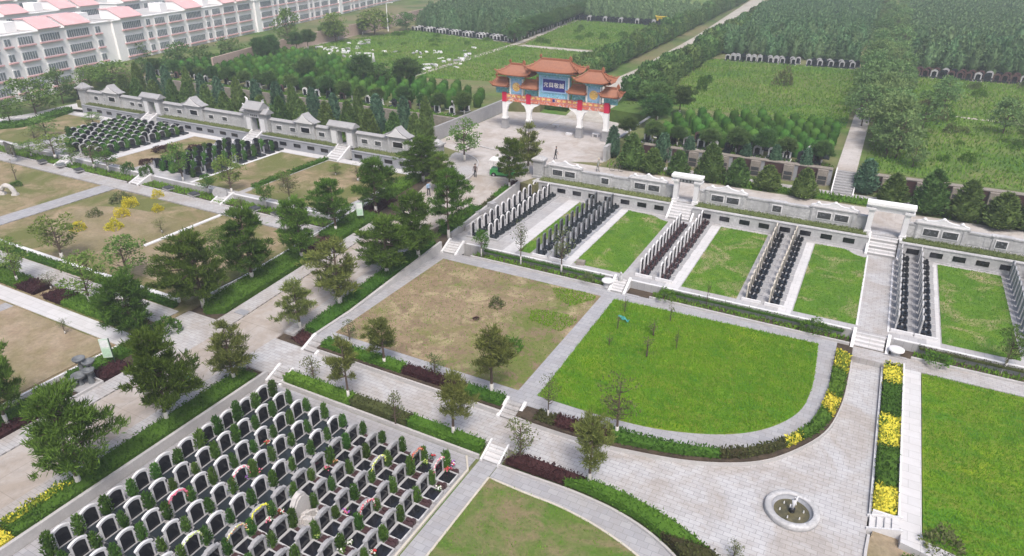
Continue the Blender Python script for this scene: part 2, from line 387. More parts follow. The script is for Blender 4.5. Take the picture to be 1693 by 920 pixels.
M['black'] = solid('polished black granite', (.012, .012, .016), .16, .2, 4.0, spec=.5)
M['blackm'] = solid('dark carved granite', (.05, .052, .056), .45, .5, 9.0)
M['dslab'] = solid('dark slate slab', (.022, .028, .034), .22, .3, 5.0)
M['redstone'] = solid('dark red stone', (.085, .045, .042), .5, .3, 4.0)
M['maroon'] = solid('maroon granite', (.06, .03, .032), .35, .3, 4.0)
M['rough'] = solid('rough pale rock', (.52, .49, .47), .9, .2, 3.0, bmp=.6)
M['rock'] = solid('brown grey rock', (.25, .22, .19), .9, .3, 2.0, bmp=.5)
M['steel'] = solid('dark cast stone', (.13, .14, .15), .55, .3, 3.0)
M['bark'] = solid('pine bark', (.095, .065, .048), .95, .35, 6.0)
M['lime'] = solid('limewash on bark', (.52, .50, .47), .9, .15, 5.0)
BK = [M['bark'], M['lime']]
M['soil'] = ground('bed soil', [(.10, .075, .055), (.06, .045, .035)], [1.2])
M['green'] = ground('bright lawn', [(.11, .25, .018), (.24, .33, .014), (.06, .19, .016), (.18, .24, .03)], [.09, .3, .8], b_scale=5.0, stretch=(1, 1.6, 1), thr=(.42, .62))
M['turf'] = ground('mown turf', [(.095, .20, .02), (.14, .235, .022), (.065, .155, .018), (.34, .29, .16)], [.4, .7, .33], b_scale=6.0, thr=(.5, .66))
M['brown'] = ground('worn brown lawn', [(.28, .21, .135), (.19, .18, .07), (.38, .31, .19), (.14, .165, .045), (.22, .16, .105)], [.13, .42, .09, .8], b_scale=4.0, thr=(.5, .6))
M['dry'] = ground('dry olive lawn', [(.25, .195, .115), (.185, .165, .075), (.33, .255, .165), (.14, .15, .05)], [.2, .4, .12], b_scale=5.0, thr=(.45, .57))
M['sand'] = ground('sandy brown ground', [(.31, .235, .165), (.25, .20, .12), (.36, .285, .205), (.20, .175, .085)], [.25, .5, .1], b_scale=4.0)
M['olive'] = ground('patchy lawn', [(.095, .175, .026), (.13, .165, .04), (.075, .155, .022), (.22, .18, .10)], [.4, .22, .35], b_scale=5.0)
M['meadow'] = ground('rough meadow', [(.085, .185, .028), (.135, .22, .034), (.045, .125, .024), (.16, .19, .06)], [.05, .16, .08], b_scale=1.6, b_s=.8)
M['wild'] = ground('weedy ground', [(.075, .15, .028), (.11, .18, .035), (.055, .10, .025), (.19, .17, .09)], [.06, .15, .04], b_scale=1.2)
M['bank'] = ground('grass bank', [(.09, .165, .025), (.15, .165, .045), (.065, .14, .02), (.25, .20, .11)], [.3, .6, .22], b_scale=5.0)
M['farroad'] = ground('pale far road', [(.42, .385, .34), (.34, .30, .25), (.47, .44, .40)], [.12, .5], b_scale=2.0, b_s=.15)

# ------------------------------------------------------------------ levels of the site
def zr(y): return 2.4*min(1.0, max(0.0, (y-31.5)/34.5))
def ribbon(name, xa, xb, y0, y1, dz, mat, n=30, depth=.8):
    """sloping strip following the rise of the main road"""
    f = lambda v: (lambda y: v(y)) if callable(v) else (lambda y: v)
    fa, fb = f(xa), f(xb); m = MB(); vs = []
    for i in range(n+1):
        y = y0+(y1-y0)*i/n; z = zr(y)+dz
        vs += [(fa(y), y, z), (fb(y), y, z), (fa(y), y, z-depth), (fb(y), y, z-depth)]
    fs = []
    for i in range(n):
        o = 4*i; fs += [(o, o+1, o+5, o+4), (o+2, o, o+4, o+6), (o+1, o+3, o+7, o+5)]
    fs += [(0, 2, 3, 1), (4*n, 4*n+1, 4*n+3, 4*n+2)]
    m.add(vs, fs); return struct(name, m, mat)

slab('ground', rect(-1100, -300, 1100, 1100), -.5, M['wild'], 1.0)
# ---- plaza, main path and round forecourt, level 0
north = [(-34.3, 31.25), (-22.7, 31.25), (-17.2, 31.1), (-12.1, 31.15), (-8.4, 31.65), (-5.0, 32.5), (-2.15, 33.95), (-.35, 35.8), (1.36, 38.8), (2.05, 42.3), (2.2, 46), (2.2, 49.9)]
north = north[:3]+smoothline(north[2:], 50)[1:]
south = [(-34.3, 28.5), (-16.3, 28.5), (-11.1, 28.5), (-7.6, 28.3), (-5.05, 27.7), (-3.6, 27.1), (-2.2, 26.4), (-.6, 25.2), (.7, 23.5), (1.5, 21), (1.7, 17)]
south = south[:2]+smoothline(south[1:], 40)[1:]
slab('plaza', [(-37.45, 27.5), (-34.4, 27.5), (-34.3, 28.5)]+south[1:]+[(4.2, 17), (4.2, 49.9)]+north[::-1]+[(-37.45, 31.3)], .008, M['plaza'])
# ---- the road, rising to the upper court
roadL = lambda y: -42.0 if y < 52 else -42.0-2.2*min(1, (y-52)/10)
roadR = lambda y: -37.4 if y < 50 else -37.4+2.9*min(1, (y-50)/14)
ribbon('verge', -47.0, -34.38, -8, 69, -.12, M['soil'], 40, 1.2)
ribbon('road', roadL, roadR, -8, 67, 0.0, M['road'], 40)
ribbon('sidewalk', -43.5, -42.0, -8, 26.2, .10, M['walk'], 16, .7); ribbon('sidewalk', -43.6, -42.0, 31.0, 52, .10, M['walk'], 16, .7)
ribbon('sidewalk', lambda y: -37.4, lambda y: -36.3, -8, 27.6, .10, M['walk'], 12, .7); ribbon('sidewalk', -37.4, -36.4, 32.2, 50, .10, M['walk'], 12, .7)
slab('plaza', [(-47.5, 26.3), (-41.95, 26.3), (-41.95, 31.1), (-47.5, 31.1)], .012, M['plaza'])
# ---- south-west grave court and its paths (half a metre below the plaza)
slab('grave_court', rect(-34.3, -6, -17.0, 27.3), -.47, M['court'])
slab('path', rect(-16.75, -6, -15.55, 27.4), -.466, M['grey'])
se_in = [(-15.5, 26.25), (-13.0, 26.15), (-10.6, 26.1), (-7.9, 25.6), (-5.3, 24.6), (-3.2, 23.0), (-1.8, 20.6), (-1.2, 17)]
se_out = [(-15.5, 27.35), (-13.3, 27.4), (-10.6, 27.45), (-8.0, 27.2), (-5.7, 26.5), (-3.6, 25.2), (-1.9, 23.2), (-.5, 20.6), (-.1, 17)]
se_in = smoothline(se_in, 40); se_out = smoothline(se_out, 40)
slab('path', se_out+se_in[::-1], -.466, M['grey'])
slab('lawn', [(-15.45, 5)]+se_in+[(-1.2, 5)], -.44, M['olive'])
# ---- central lawns, half a metre above the plaza
slab('lawn_terrace', [(-34.3, 32.4), (-33.15, 32.4), (-33.15, 31.3), (-17.5, 31.3), (-17.5, 32.35), (-16.3, 32.35), (-16.3, 31.2)]+[p for p in north if p[0] > -16]+[(2.2, 50.3), (-34.3, 50.3)], .44, M['soil'], 1.0)
slab('lawn', rect(-33.3, 33.55, -17.35, 48.75), .49, M['brown'], .1)
lawn_c = smoothline([(-15.9, 33.6), (-11.1, 33.65), (-7.4, 34.15), (-4.0, 35.5), (-1.75, 37.4), (-.3, 40.0), (.1, 43.0), (.05, 46.0), (-.15, 49.3)], 50)
slab('path', rect(-34.35, 31.0, -33.1, 32.45), .004, M['walk'], .2); slab('path', rect(-17.55, 31.0, -16.25, 32.4), .004, M['walk'], .2)
for _x0, _x1 in ((-17.3, -14.7), (1.9, 4.5)): slab('path', rect(_x0, 68.9, _x1, 70.25), 2.49, M['plaza'], .5)
for _x in (-101.2, -78.4, -62.3): slab('path', rect(_x-1.2, 68.8, _x+1.2, 70.6), 2.49, M['plaza'], .5)
path_c = smoothline([(-34.3, 32.45), (-22, 32.4), (-14, 32.35), (-9.3, 32.7), (-6.3, 33.1), (-3.5, 34.1), (-1.1, 36.2), (.45, 39.0), (1.05, 43.0), (1.1, 46), (1.1, 50.3)], 60)
slab('lawn', lawn_c+[(-16.15, 48.75)], .50, M['green'], .1)
slab('path', path_c+[(-34.3, 50.3)], .472, M['grey'], .06)
# ---- tomb terrace east of the road
slab('tomb_terrace', rect(-34.3, 51.3, 45, 67.85), 1.2, M['terr'], 1.8)
slab('path', rect(2.2, 48.7, 45, 50.3), .48, M['walk'], .9)
slab('bank_ground', rect(-31.0, 50.25, 45, 51.35), .52, M['soil'], .8)
for (x0, x1, nm) in ((-28.5, -27.2, 'marble'), (-22.7, -21.5, 'marble'), (-12.8, -11.6, 'marble'), (-3.6, -2.6, 'marble'), (6.85, 7.75, 'marble'), (2.2, 4.25, 'plaza')):
    slab('path', rect(x0, 51.6, x1, 67.3), 1.206, M[nm], .1)
LAWNS = [[(-27.1, 52.3), (-25.9, 52.3), (-25.9, 67.0), (-27.1, 67.0)], [(-21.4, 52.3), (-16.7, 52.3), (-16.7, 66.0), (-17.6, 66.3), (-18.6, 67.0), (-21.4, 67.2)],
         [(-11.5, 52.3), (-6.9, 52.3), (-6.9, 67.2), (-11.5, 67.2)], [(-2.5, 52.3), (2.1, 52.3), (2.1, 66.0), (1.2, 66.2), (.2, 67.2), (-2.5, 67.2)],
         [(7.85, 52.3), (12.7, 52.3), (12.7, 67.4), (7.85, 67.4)], [(14.6, 52.3), (25, 52.3), (25, 67.4), (14.6, 67.4)]]
for L in LAWNS: slab('lawn', L, 1.225, M['turf'], .1)
# ---- east lawn
slab('lawn', [(6.7, 31.9), (6.7, 48.55), (40, 48.55), (40, 24), (12, 30.6)], .5, M['green'], 1.1)
slab('path', rect(5.62, 32.2, 6.66, 48.7), .47, M['marble'], 1.1)
slab('path', rect(4.2, 48.6, 5.62, 50.3), .474, M['walk'], 1.1)
slab('path', [(4.25, 17), (4.25, 30.4), (4.5, 31.9), (6.7, 31.9), (14, 29.5), (14, 17)], .05, M['sand'], 1.1)
slab('path', [(5.7, 31.2), (5.7, 32.2), (6.7, 32.2), (12.0, 30.7), (20, 27), (20, 26.2), (12, 29.7)], .474, M['marble'], 1.1)
# ---- west side
slab('west_ground', rect(-122, -20, -46.95, 51.0), .08, M['dry'], 1.0)
slab('lawn', rect(-60.4, -12, -47.4, 24.6), .14, M['sand'], .2); slab('lawn', rect(-90, -12, -61.6, 24.6), .14, M['sand'], .2)
slab('path', rect(-61.6, -12, -60.4, 24.6), .15, M['grey'], .2)
slab('path', rect(-90, 24.8, -46.2, 26.3), .15, M['marble'], .2)
slab('plaza', rect(-92, 28.4, -47.4, 30.5), .13, M['plaza'], .2)
slab('lawn', rect(-79.4, 31.6, -47.6, 47.0), .38, M['dry'], .5); slab('lawn', rect(-112, 31.0, -82.2, 47.0), .38, M['dry'], .5)
blob = [(-76+9.5*math.cos(t)*(1+.1*math.sin(3*t))+9, 39+5.6*math.sin(t)*(1+.12*math.cos(2*t))) for t in [6.283*k/40 for k in range(40)]]
slab('bare_ground', blob, .392, M['sand'], .1); slab('bare_ground', rect(-60.3, 33, -50, 44), .398, M['sand'], .1)
slab('path', rect(-82.1, 30.5, -79.5, 47.1), .42, M['grey'], .5); slab('path', rect(-122, 47.1, -47.0, 48.9), .48, M['walk'], .6)
slab('path', rect(-122, 30.6, -82.1, 31.2), .4, M['marble'], .5)
slab('tomb_terrace', rect(-122, 50.75, -47.2, 67.5), 1.2, M['terr'], 1.8)
slab('bank_ground', rect(-122, 48.9, -47.2, 50.8), .5, M['soil'], .8)
for (x0, y0, x1, y1) in ((-88.3, 51.8, -82.6, 66.0), (-71.0, 51.8, -63.6, 66.0), (-62.6, 51.8, -49.5, 66.0), (-121, 51.5, -106.8, 65.6)):
    slab('lawn', rect(x0, y0, x1, y1), 1.225, M['dry'], .1)
slab('path', rect(-90.1, 51.4, -88.6, 67.0), 1.21, M['marble'], .1); slab('path', rect(-71.5, 51.4, -71.05, 66), 1.23, M['white'], .1)
# ---- upper court, service path behind the walls, terraces and the wide land beyond
slab('upper_court', [(-122, 69.6), (-47.6, 69.6), (-47.6, 66.9), (-32.6, 66.9), (-32.6, 69.6), (60, 69.6), (60, 82.7), (-28.8, 82.7), (-28.8, 99.5), (-53, 99.5), (-53, 82.7), (-122, 82.7)], 2.4, M['wild'], 3.0)
slab('gate_court', [(-47.0, 66.95), (-34.5, 66.95), (-33.5, 70.2), (-33.0, 76.8), (-28.9, 78.5), (-28.9, 97), (-36, 99), (-47.5, 99), (-52.7, 97), (-52.7, 76), (-47.0, 74)], 2.412, M['gplaza'], .2)
slab('path', rect(-33.2, 70.2, 60, 76.8), 2.408, M['gplaza'], .2); slab('path', rect(-25, 79.2, 60, 80.6), 2.408, M['walk'], .2)
slab('upper_ground', [(-1100, 83), (-53, 83), (-53, 97.5), (-47.6, 99), (-47.6, 113), (-35.8, 113), (-35.8, 99), (-28.8, 97.5), (-28.8, 83), (1100, 83), (1100, 1100), (-1100, 1100)], 4.2, M['wild'], 4.5)
m = MB(); ff = lambda y: 2.42+1.78*min(1, max(0, (y-99)/14)); ctr = lambda y: float(np.interp(y, [97, 113, 133, 186, 304, 700], [-39.6, -41.0, -41.4, -43.6, -51.2, -77])); wd = lambda y: float(np.interp(y, [97, 113, 133, 186, 304], [3.3, 3.0, 2.0, 1.9, 2.6]))
ys = [97, 99, 103, 108, 113, 125, 133, 160, 186, 220, 260, 304, 450, 700]; vs = []
for y in ys: vs += [(ctr(y)-wd(y), y, ff(y)+.02), (ctr(y)+wd(y), y, ff(y)+.02)]
m.add(vs, [(2*i, 2*i+1, 2*i+3, 2*i+2) for i in range(len(ys)-1)]); struct('far_road', m, M['farroad'])
m = MB(); m.add([(-47.7, 98.5, 2.35), (-35.7, 98.5, 2.35), (-35.7, 113.1, 4.19), (-47.7, 113.1, 4.19)], [(0, 1, 2, 3)]); struct('road_ramp', m, M['meadow'])
slab('housing_ground', rect(-1100, -300, -122, 83.1), 1.0, M['wild'], 1.6)
def far(name, poly, z, mat): return slab(name, poly, z, mat, .3)
far('meadow', [(-31, 106), (-3.2, 103.5), (-3.2, 153.5), (-34, 153.5), (-37, 113)], 4.23, M['meadow'])
far('meadow', [(.2, 84), (60, 84), (60, 150), (.2, 150)], 4.23, M['meadow'])
far('meadow', [(-79, 106), (-50.5, 112), (-54, 148), (-80, 150)], 4.23, M['meadow'])
far('meadow', [(-78, 153), (-51, 153), (-54, 203), (-88, 207)], 4.23, M['meadow'])
far('meadow', [(-122, 118), (-79.5, 112), (-81, 152), (-118, 163)], 4.23, M['meadow'])
far('path', [(-78.6, 106), (-77.2, 106), (-79.5, 152), (-90, 235), (-92, 235), (-81, 152)], 4.245, M['farroad'])
far('path', [(-78.5, 150.4), (-50.6, 148.2), (-50.5, 150.6), (-78, 153)], 4.245, M['farroad'])
far('path', [(-.5, 82.9), (-2.6, 82.9), (-2.8, 160), (-.6, 160)], 4.245, M['gplaza'])
far('path', [(2, 118.3), (45, 114), (45, 115.0), (2, 119.3)], 4.245, M['farroad'])
far('meadow', [(-93, 240), (-61, 240), (-64, 320), (-104, 320)], 4.23, M['meadow'])
far('path', [(-92, 255), (-61, 258), (-61, 260), (-92, 257)], 4.25, M['farroad'])
slab('path', smoothline([at(x, y, 1.2) for x, y in ((-10, 196), (45, 189), (90, 179), (128, 171))], 12)+smoothline([at(x, y, 1.2) for x, y in ((150, 184), (118, 180), (92, 187), (45, 196), (-10, 203))], 16), 1.215, M['marble'], .1); slab('path', rect(-118, 66.2, -48, 67.5), 1.216, M['marble'], .1)
far('path', [(-122, 122), (-118, 111), (-128, 165), (-131, 165)], 4.24, M['farroad'])
# ------------------------------------------------------------------ creeping plants and turf materials
G = {}
G['hedge'] = foliage('hedge leaves', (.026, .068, .012), (.085, .17, .028), .12, .008)
G['hedge2'] = foliage('bright hedge leaves', (.034, .09, .014), (.11, .21, .03), .12, .008)
G['purple'] = foliage('purple hedge leaves', (.030, .013, .017), (.075, .034, .035), .12, .01)
G['mixed'] = foliage('bronze hedge leaves', (.045, .035, .022), (.085, .10, .035), .12, .01)
G['yellow'] = foliage('golden shrub leaves', (.06, .13, .018), (.66, .57, .07), .10, .008, .6, .2, (.5, .68))
G['pine'] = foliage('red pine needles', (.024, .056, .011), (.112, .184, .032), .24, .018, .6, .16)
G['pine2'] = foliage('yellowish pine needles', (.07, .095, .024), (.18, .205, .06), .2, .015, .6, .2)
G['broad'] = foliage('light tree leaves', (.07, .13, .028), (.16, .24, .058), .2, .02)
G['sparse'] = foliage('grey green sapling leaves', (.075, .10, .038), (.15, .175, .07), .2, .02)
G['cone'] = foliage('cypress sprays', (.05, .10, .03), (.125, .195, .055), .2, .02)
G['blue'] = foliage('blue juniper sprays', (.045, .10, .06), (.10, .18, .105), .16, .015)
G['topi'] = foliage('clipped evergreen sprays', (.022, .062, .014), (.075, .165, .03), .35, .015, .6, .1)
G['forest'] = foliage('plantation sprays', (.07, .145, .068), (.16, .255, .118), .24, .02)
G['forest2'] = foliage('pale plantation sprays', (.095, .16, .075), (.17, .25, .115), .24, .02)
G['row'] = foliage('roadside pine needles', (.042, .095, .032), (.11, .18, .055), .2, .02)
G['acacia'] = foliage('acacia leaves', (.09, .16, .06), (.175, .26, .10), .2, .02)
G['gold'] = foliage('golden bush leaves', (.30, .29, .025), (.70, .60, .05), .08, .008)
G['ivy'] = foliage('creeper leaves', (.085, .115, .04), (.16, .19, .075), .1, .01)
G['juni'] = foliage('grave juniper sprays', (.032, .08, .015), (.085, .165, .032), .25, .02)
G['blades'] = foliage('grass blades', (.09, .235, .014), (.185, .335, .022), .05, .005, .12)
G['blades2'] = foliage('turf blades', (.09, .21, .02), (.155, .28, .035), .05, .005, .4)
G['blades3'] = foliage('meadow grass blades', (.075, .18, .026), (.15, .255, .042), .05, .01, .1)

def creeper(x0, x1, y0, y1, z, h, label, group):
    o = link('creeper', hedge_mesh(rect(x0, y0, x1, y1), z, h, G['ivy'], 60, .13)); return tag(o, label, 'creeper', group)

# ------------------------------------------------------------------ walls
PLQ = [(-31.6, -18.2, 1.9)]
def retaining(x0, x1, xs, label, mat, y=67.85, z0=1.15, z1=2.5, yb=69.6, size=(.5, .24)):
    t = thing('retaining_wall', label, 'wall', ((x0+x1)/2, y, z0), 0, None); c = (x0+x1)/2
    m = MB(); m.box(x0-c, 0, -.3, x1-c, yb-y, z1-z0-.05); m.box(x0-c, -.06, z1-z0-.05, x1-c, .42, z1-z0+.03); m.box(x0-c, -.05, -.3, x1-c, 0, .16); m.build('wall_face', mat, t)
    p = MB().box(-size[0], -.035, -size[1], size[0], 0, size[1]).mesh('plaque', M['black'])
    for x in xs: link('plaque', p, t, (x-c, 0, z1-z0-.62))
    return t
crest = [(-2.05, 0), (2.05, 0), (2.05, .12), (1.75, .2), (1.5, .30), (1.2, .22), (.8, .26), (.45, .34), (.2, .5), (0, .56), (-.2, .5), (-.45, .34), (-.8, .26), (-1.2, .22), (-1.5, .30), (-1.75, .2), (-2.05, .12)]
def relief_plate(w, h):
    m = MB(); m.box(-w/2-.09, -.05, -h/2-.09, w/2+.09, -.004, h/2+.09, 0); m.box(-w/2, -.07, -h/2, w/2, -.05, h/2, 1)
    for k in range(9):
        x, z = U(-w*.42, w*.42), U(-h*.35, h*.35); m.rbox(x, -.075, z, U(.06, .2), .02, U(.04, .16), 0, 2)
    return m
RELM = [M['white'], M['blackm'], M['steel']]
def east_wall(x0, x1, label, sections):
    """panelled stone wall with raised, crested sections carrying carved plates"""
    c = (x0+x1)/2; t = thing('memorial_wall', label, 'wall', (c, 69.6, 2.5)); m = MB()
    m.box(x0-c, 0, -.1, x1-c, .34, 1.32); m.box(x0-c, -.07, 1.32, x1-c, .41, 1.46); m.box(x0-c, -.06, -.1, x1-c, 0, .2)
    n = int((x1-x0)/1.5)
    for k in range(n):
        a = x0-c+(x1-x0)*(k+.08)/n; b = x0-c+(x1-x0)*(k+.92)/n; m.box(a, -.03, .32, b, 0, 1.2)
    m.build('wall_body', M['stone'], t)
    for s in sections:
        q = MB(); x = s[1]-c
        if s[0] == 'big':
            q.box(x-2.05, -.1, -.09, x+2.05, .42, 1.56); q.box(x-2.2, -.17, 1.56, x+2.2, .47, 1.68)
            q.box(x-1.95, -.16, -.09, x-1.72, -.1, 1.5); q.box(x+1.72, -.16, -.09, x+1.95, -.1, 1.5)
            o = q.build('raised_panel', M['stone'], t)
            k = MB().profile([(x+a*1.02, 1.68+b) for a, b in crest], 0, .3)
            for a in (-1.5, 0, 1.5): k.lathe([(.001, 0), (.16, .05), (.2, .14), (.12, .25), (.001, .3)], 10, 0, (x+a, .15, 1.86 if a else 2.06))
            k.build('carved_crest', M['white'], o)
            for dx in (-.78, .78): relief_plate(1.2, .62).build('relief_plate', RELM, o, (x+dx, -.1, .86))
        else:
            q.box(x-.72, -.1, -.09, x+.72, .42, 1.40); q.box(x-.85, -.16, 1.40, x+.85, .47, 1.52); o = q.build('raised_panel', M['stone'], t)
            relief_plate(.82, .62).build('relief_plate', RELM, o, (x, -.1, .78))
    return t
XS = [-31.6+1.9*k for k in range(25)]
retaining(-33.4, -17.25, [x for x in XS if -33 < x < -17.6], 'pale stone retaining wall with black plaques between the road and the first small gateway', M['stone'])
retaining(-14.75, 1.95, [-13.3, -11.4, -9.4, -7.5, -5.5, -3.6, -1.7, .3], 'pale stone retaining wall with black plaques between the two small eastern gateways', M['stone'])
retaining(4.45, 34, [5.7, 7.6, 9.4, 11.2, 13.0, 14.9, 16.8], 'pale stone retaining wall with black plaques east of the widest walkway steps', M['stone'])
east_wall(-32.7, -17.3, 'carved memorial wall with crested panels beginning at the road pillar', [('big', -30.2), ('small', -25.15), ('big', -20.3)])
east_wall(-14.6, 1.6, 'carved memorial wall with crested panels between the two white eastern gateways', [('big', -11.9), ('small', -6.75), ('big', -1.55)])
east_wall(4.75, 34, 'carved memorial wall with crested panels beyond the widest white gateway', [('big', 7.6), ('small', 12.35), ('big', 17.2)])
for x0, x1, nm in ((-32.8, -17.3, 'strip of creeper on the ledge nearest the road below the carved wall'), (-14.7, 1.7, 'strip of creeper on the ledge between the two eastern gateways'), (4.7, 30, 'strip of creeper on the ledge east of the widest gateway')):
    creeper(x0, x1, 68.35, 69.5, 2.46, .3, nm, None)
t = thing('stone_pillar', 'square pale stone pillar with moulded cap at the road end of the east wall', 'pillar', (-33.4, 69.7, 2.3))
MB().box(-.75, -.6, -.4, .75, .6, .35).build('plinth', M['stone2'], t)
MB().box(-.6, -.46, .35, .6, .46, 2.1).box(-.42, -.49, .6, .42, -.46, 1.9).build('shaft', M['stone'], t)
MB().box(-.72, -.58, 2.1, .72, .58, 2.22).rbox(0, 0, 2.22, 1.6, 1.3, .16, 0).rbox(0, 0, 2.38, 1.5, 1.2, .25, 0, 0, .5).build('cap', M['stone'], t)

def stairs(name, label, x, y0, y1, z0, z1, w, n, mat=None, cheek=.22, rise_y=1, parent=None):
    """flight rising towards +y between sloping cheek walls"""
    t = thing(name, label, 'steps', (x, y0, z0)); L = y1-y0; H = z1-z0; m = MB()
    for k in range(n): m.box(-w/2, L*k/n, -.3, w/2, L+.02, H*(k+1)/n-.002*k)
    m.build('step_flight', mat or M['marble'], t)
    if cheek:
        for s in (-1, 1): MB().profx([(-.12, -.3), (-.12, .14), (.06, .2), (L, H+.2), (L+.12, H+.2), (L+.12, -.3)], s*(w/2+cheek)-cheek/2 if s > 0 else -w/2-cheek-.003, s*(w/2+cheek)+cheek/2 if s > 0 else -w/2-.003).build('cheek_wall', M['white'], t)
    return t
stairs('steps', 'white steps with cheek walls under the first small eastern gateway', -15.95, 67.0, 69.0, 1.2, 2.5, 2.2, 6)
stairs('steps', 'broad white steps at the top of the east walkway under the wide gateway', 3.2, 66.9, 69.0, 1.2, 2.5, 2.3, 6)
stairs('steps', 'white steps with low cheek walls from the central path up to the tombs', -16.45, 49.95, 51.42, .48, 1.2, 1.0, 5)
stairs('steps', 'broad white steps where the east walkway climbs to the tomb terrace', 3.2, 49.7, 51.42, .02, 1.2, 2.0, 6)
stairs('steps', 'grey steps beside the road hedge rising from the brown lawn path to the tombs', -33.5, 49.95, 51.42, .48, 1.2, 1.2, 5)
stairs('steps', 'pale steps rising from the plaza at the road corner of the brown lawn', -33.7, 31.0, 32.4, .0, .48, 1.0, 3, M['walk'])
stairs('steps', 'pale steps from the main path up between the brown lawn and the green lawn', -16.9, 31.0, 32.3, .0, .48, .95, 4, M['walk'])
stairs('steps', 'grey steps from the grave court up to the plaza beside the road hedge', -33.7, 27.3, 28.6, -.47, .0, .95, 3, M['walk'])
stairs('steps', 'white steps from the paved path junction up to the main path between clipped hedges', -16.1, 27.4, 28.6, -.47, .0, 1.0, 4, M['marble'], .12)
t = stairs('steps', 'little white steps running sideways off the forecourt past the striped flower bed', 0, 0, 1.35, .0, .47, .85, 4, M['marble'], .1); t.location = (4.3, 31.9, .02); t.rotation_euler = (0, 0, -math.pi/2); t.location = (4.28, 32.4, .0)

def gateway(x, w, label, h=3.0, blind=False, wide_top=.55):
    t = thing('stone_gateway', label, 'gateway', (x, 69.3, 2.5))
    for s in (-1, 1):
        o = MB().rbox(s*(w/2), 0, -.1, .46, .75, h*.74).box(s*w/2-.3, -.45, -.1, s*w/2+.3, .45, .28).build('post', M['white'], t)
        MB().rbox(s*(w/2), 0, h*.74-.1, .6, .9, .12).rbox(s*w/2+s*.12, 0, h*.74+.02, .85, 1.0, .2).build('capital', M['white'], o)
    l = MB().box(-w/2-.1, -.26, h*.72, w/2+.1, .26, h*.86).build('lintel', M['white'], t)
    MB().box(-w/2-wide_top, -.5, h*.90, w/2+wide_top, .5, h*.985).box(-w/2-wide_top+.12, -.4, h*.855, w/2+wide_top-.12, .4, h*.90).build('top_beam', M['whitep'], t)
    if blind:
        p = MB().box(-.75, -.30, h*.735, .75, -.262, h*.845, 0)
        for k in range(4): p.rbox(-.56+.375*k, -.305, h*.75, .2, .012, h*.08, 0, 1)
        p.build('name_board', [M['blackm'], M['stone2']], t)
    return t
gateway(-15.95, 2.15, 'small white stone gateway with dark name board in the east wall', 3.0, True)
gateway(3.15, 3.0, 'widest white stone gateway with pale columns at the head of the walkway', 3.2)

# west wall: grey brick with eaves, pediments and roofed gates
def west_wall(x0, x1, label, plates, y=69.3):
    c = (x0+x1)/2; t = thing('memorial_wall', label, 'wall', (c, y, 2.5)); m = MB()
    m.box(x0-c, 0, -.1, x1-c, .4, 1.9); m.box(x0-c, -.05, -.1, x1-c, 0, .25); m.build('wall_body', M['stone'], t)
    MB().profx([(-.22, 1.9), (.62, 1.9), (.62, 1.98), (.3, 2.2), (.1, 2.2), (-.22, 1.98)], x0-c, x1-c).build('coping', M['stone2'], t)
    for x in plates: relief_plate(.95, .52).build('relief_plate', RELM, t, (x-c, 0, .98))
    return t
def west_pediment(x, w, label, y=69.2):
    t = thing('pediment_wall', label, 'wall', (x, y, 2.5)); m = MB(); m.box(-w/2, -.12, -.1, w/2, .55, 2.35); m.box(-w/2+.02, -.2, -.1, -w/2+.35, -.12, 2.3); m.box(w/2-.35, -.2, -.1, w/2-.02, -.12, 2.3); m.build('wall_body', M['stone'], t)
    e = w/2+.42; pr = [(-e, 2.38), (-e, 2.5), (-e*.62, 2.72), (-e*.3, 3.12), (0, 3.62), (e*.3, 3.12), (e*.62, 2.72), (e, 2.5), (e, 2.38)]
    MB().profile(pr, -.42, .85).build('roof', M['stone2'], t)
    MB().profile([(a*.8, b*.96+.03) for a, b in pr], -.47, -.42).build('gable_panel', M['white'], t)
    b = MB().box(-.85, -.2, .85, .85, -.121, 1.72, 0).box(-.74, -.225, .95, .74, -.2, 1.62, 1); b.build('dark_plate', [M['white'], M['black']], t)
    return t
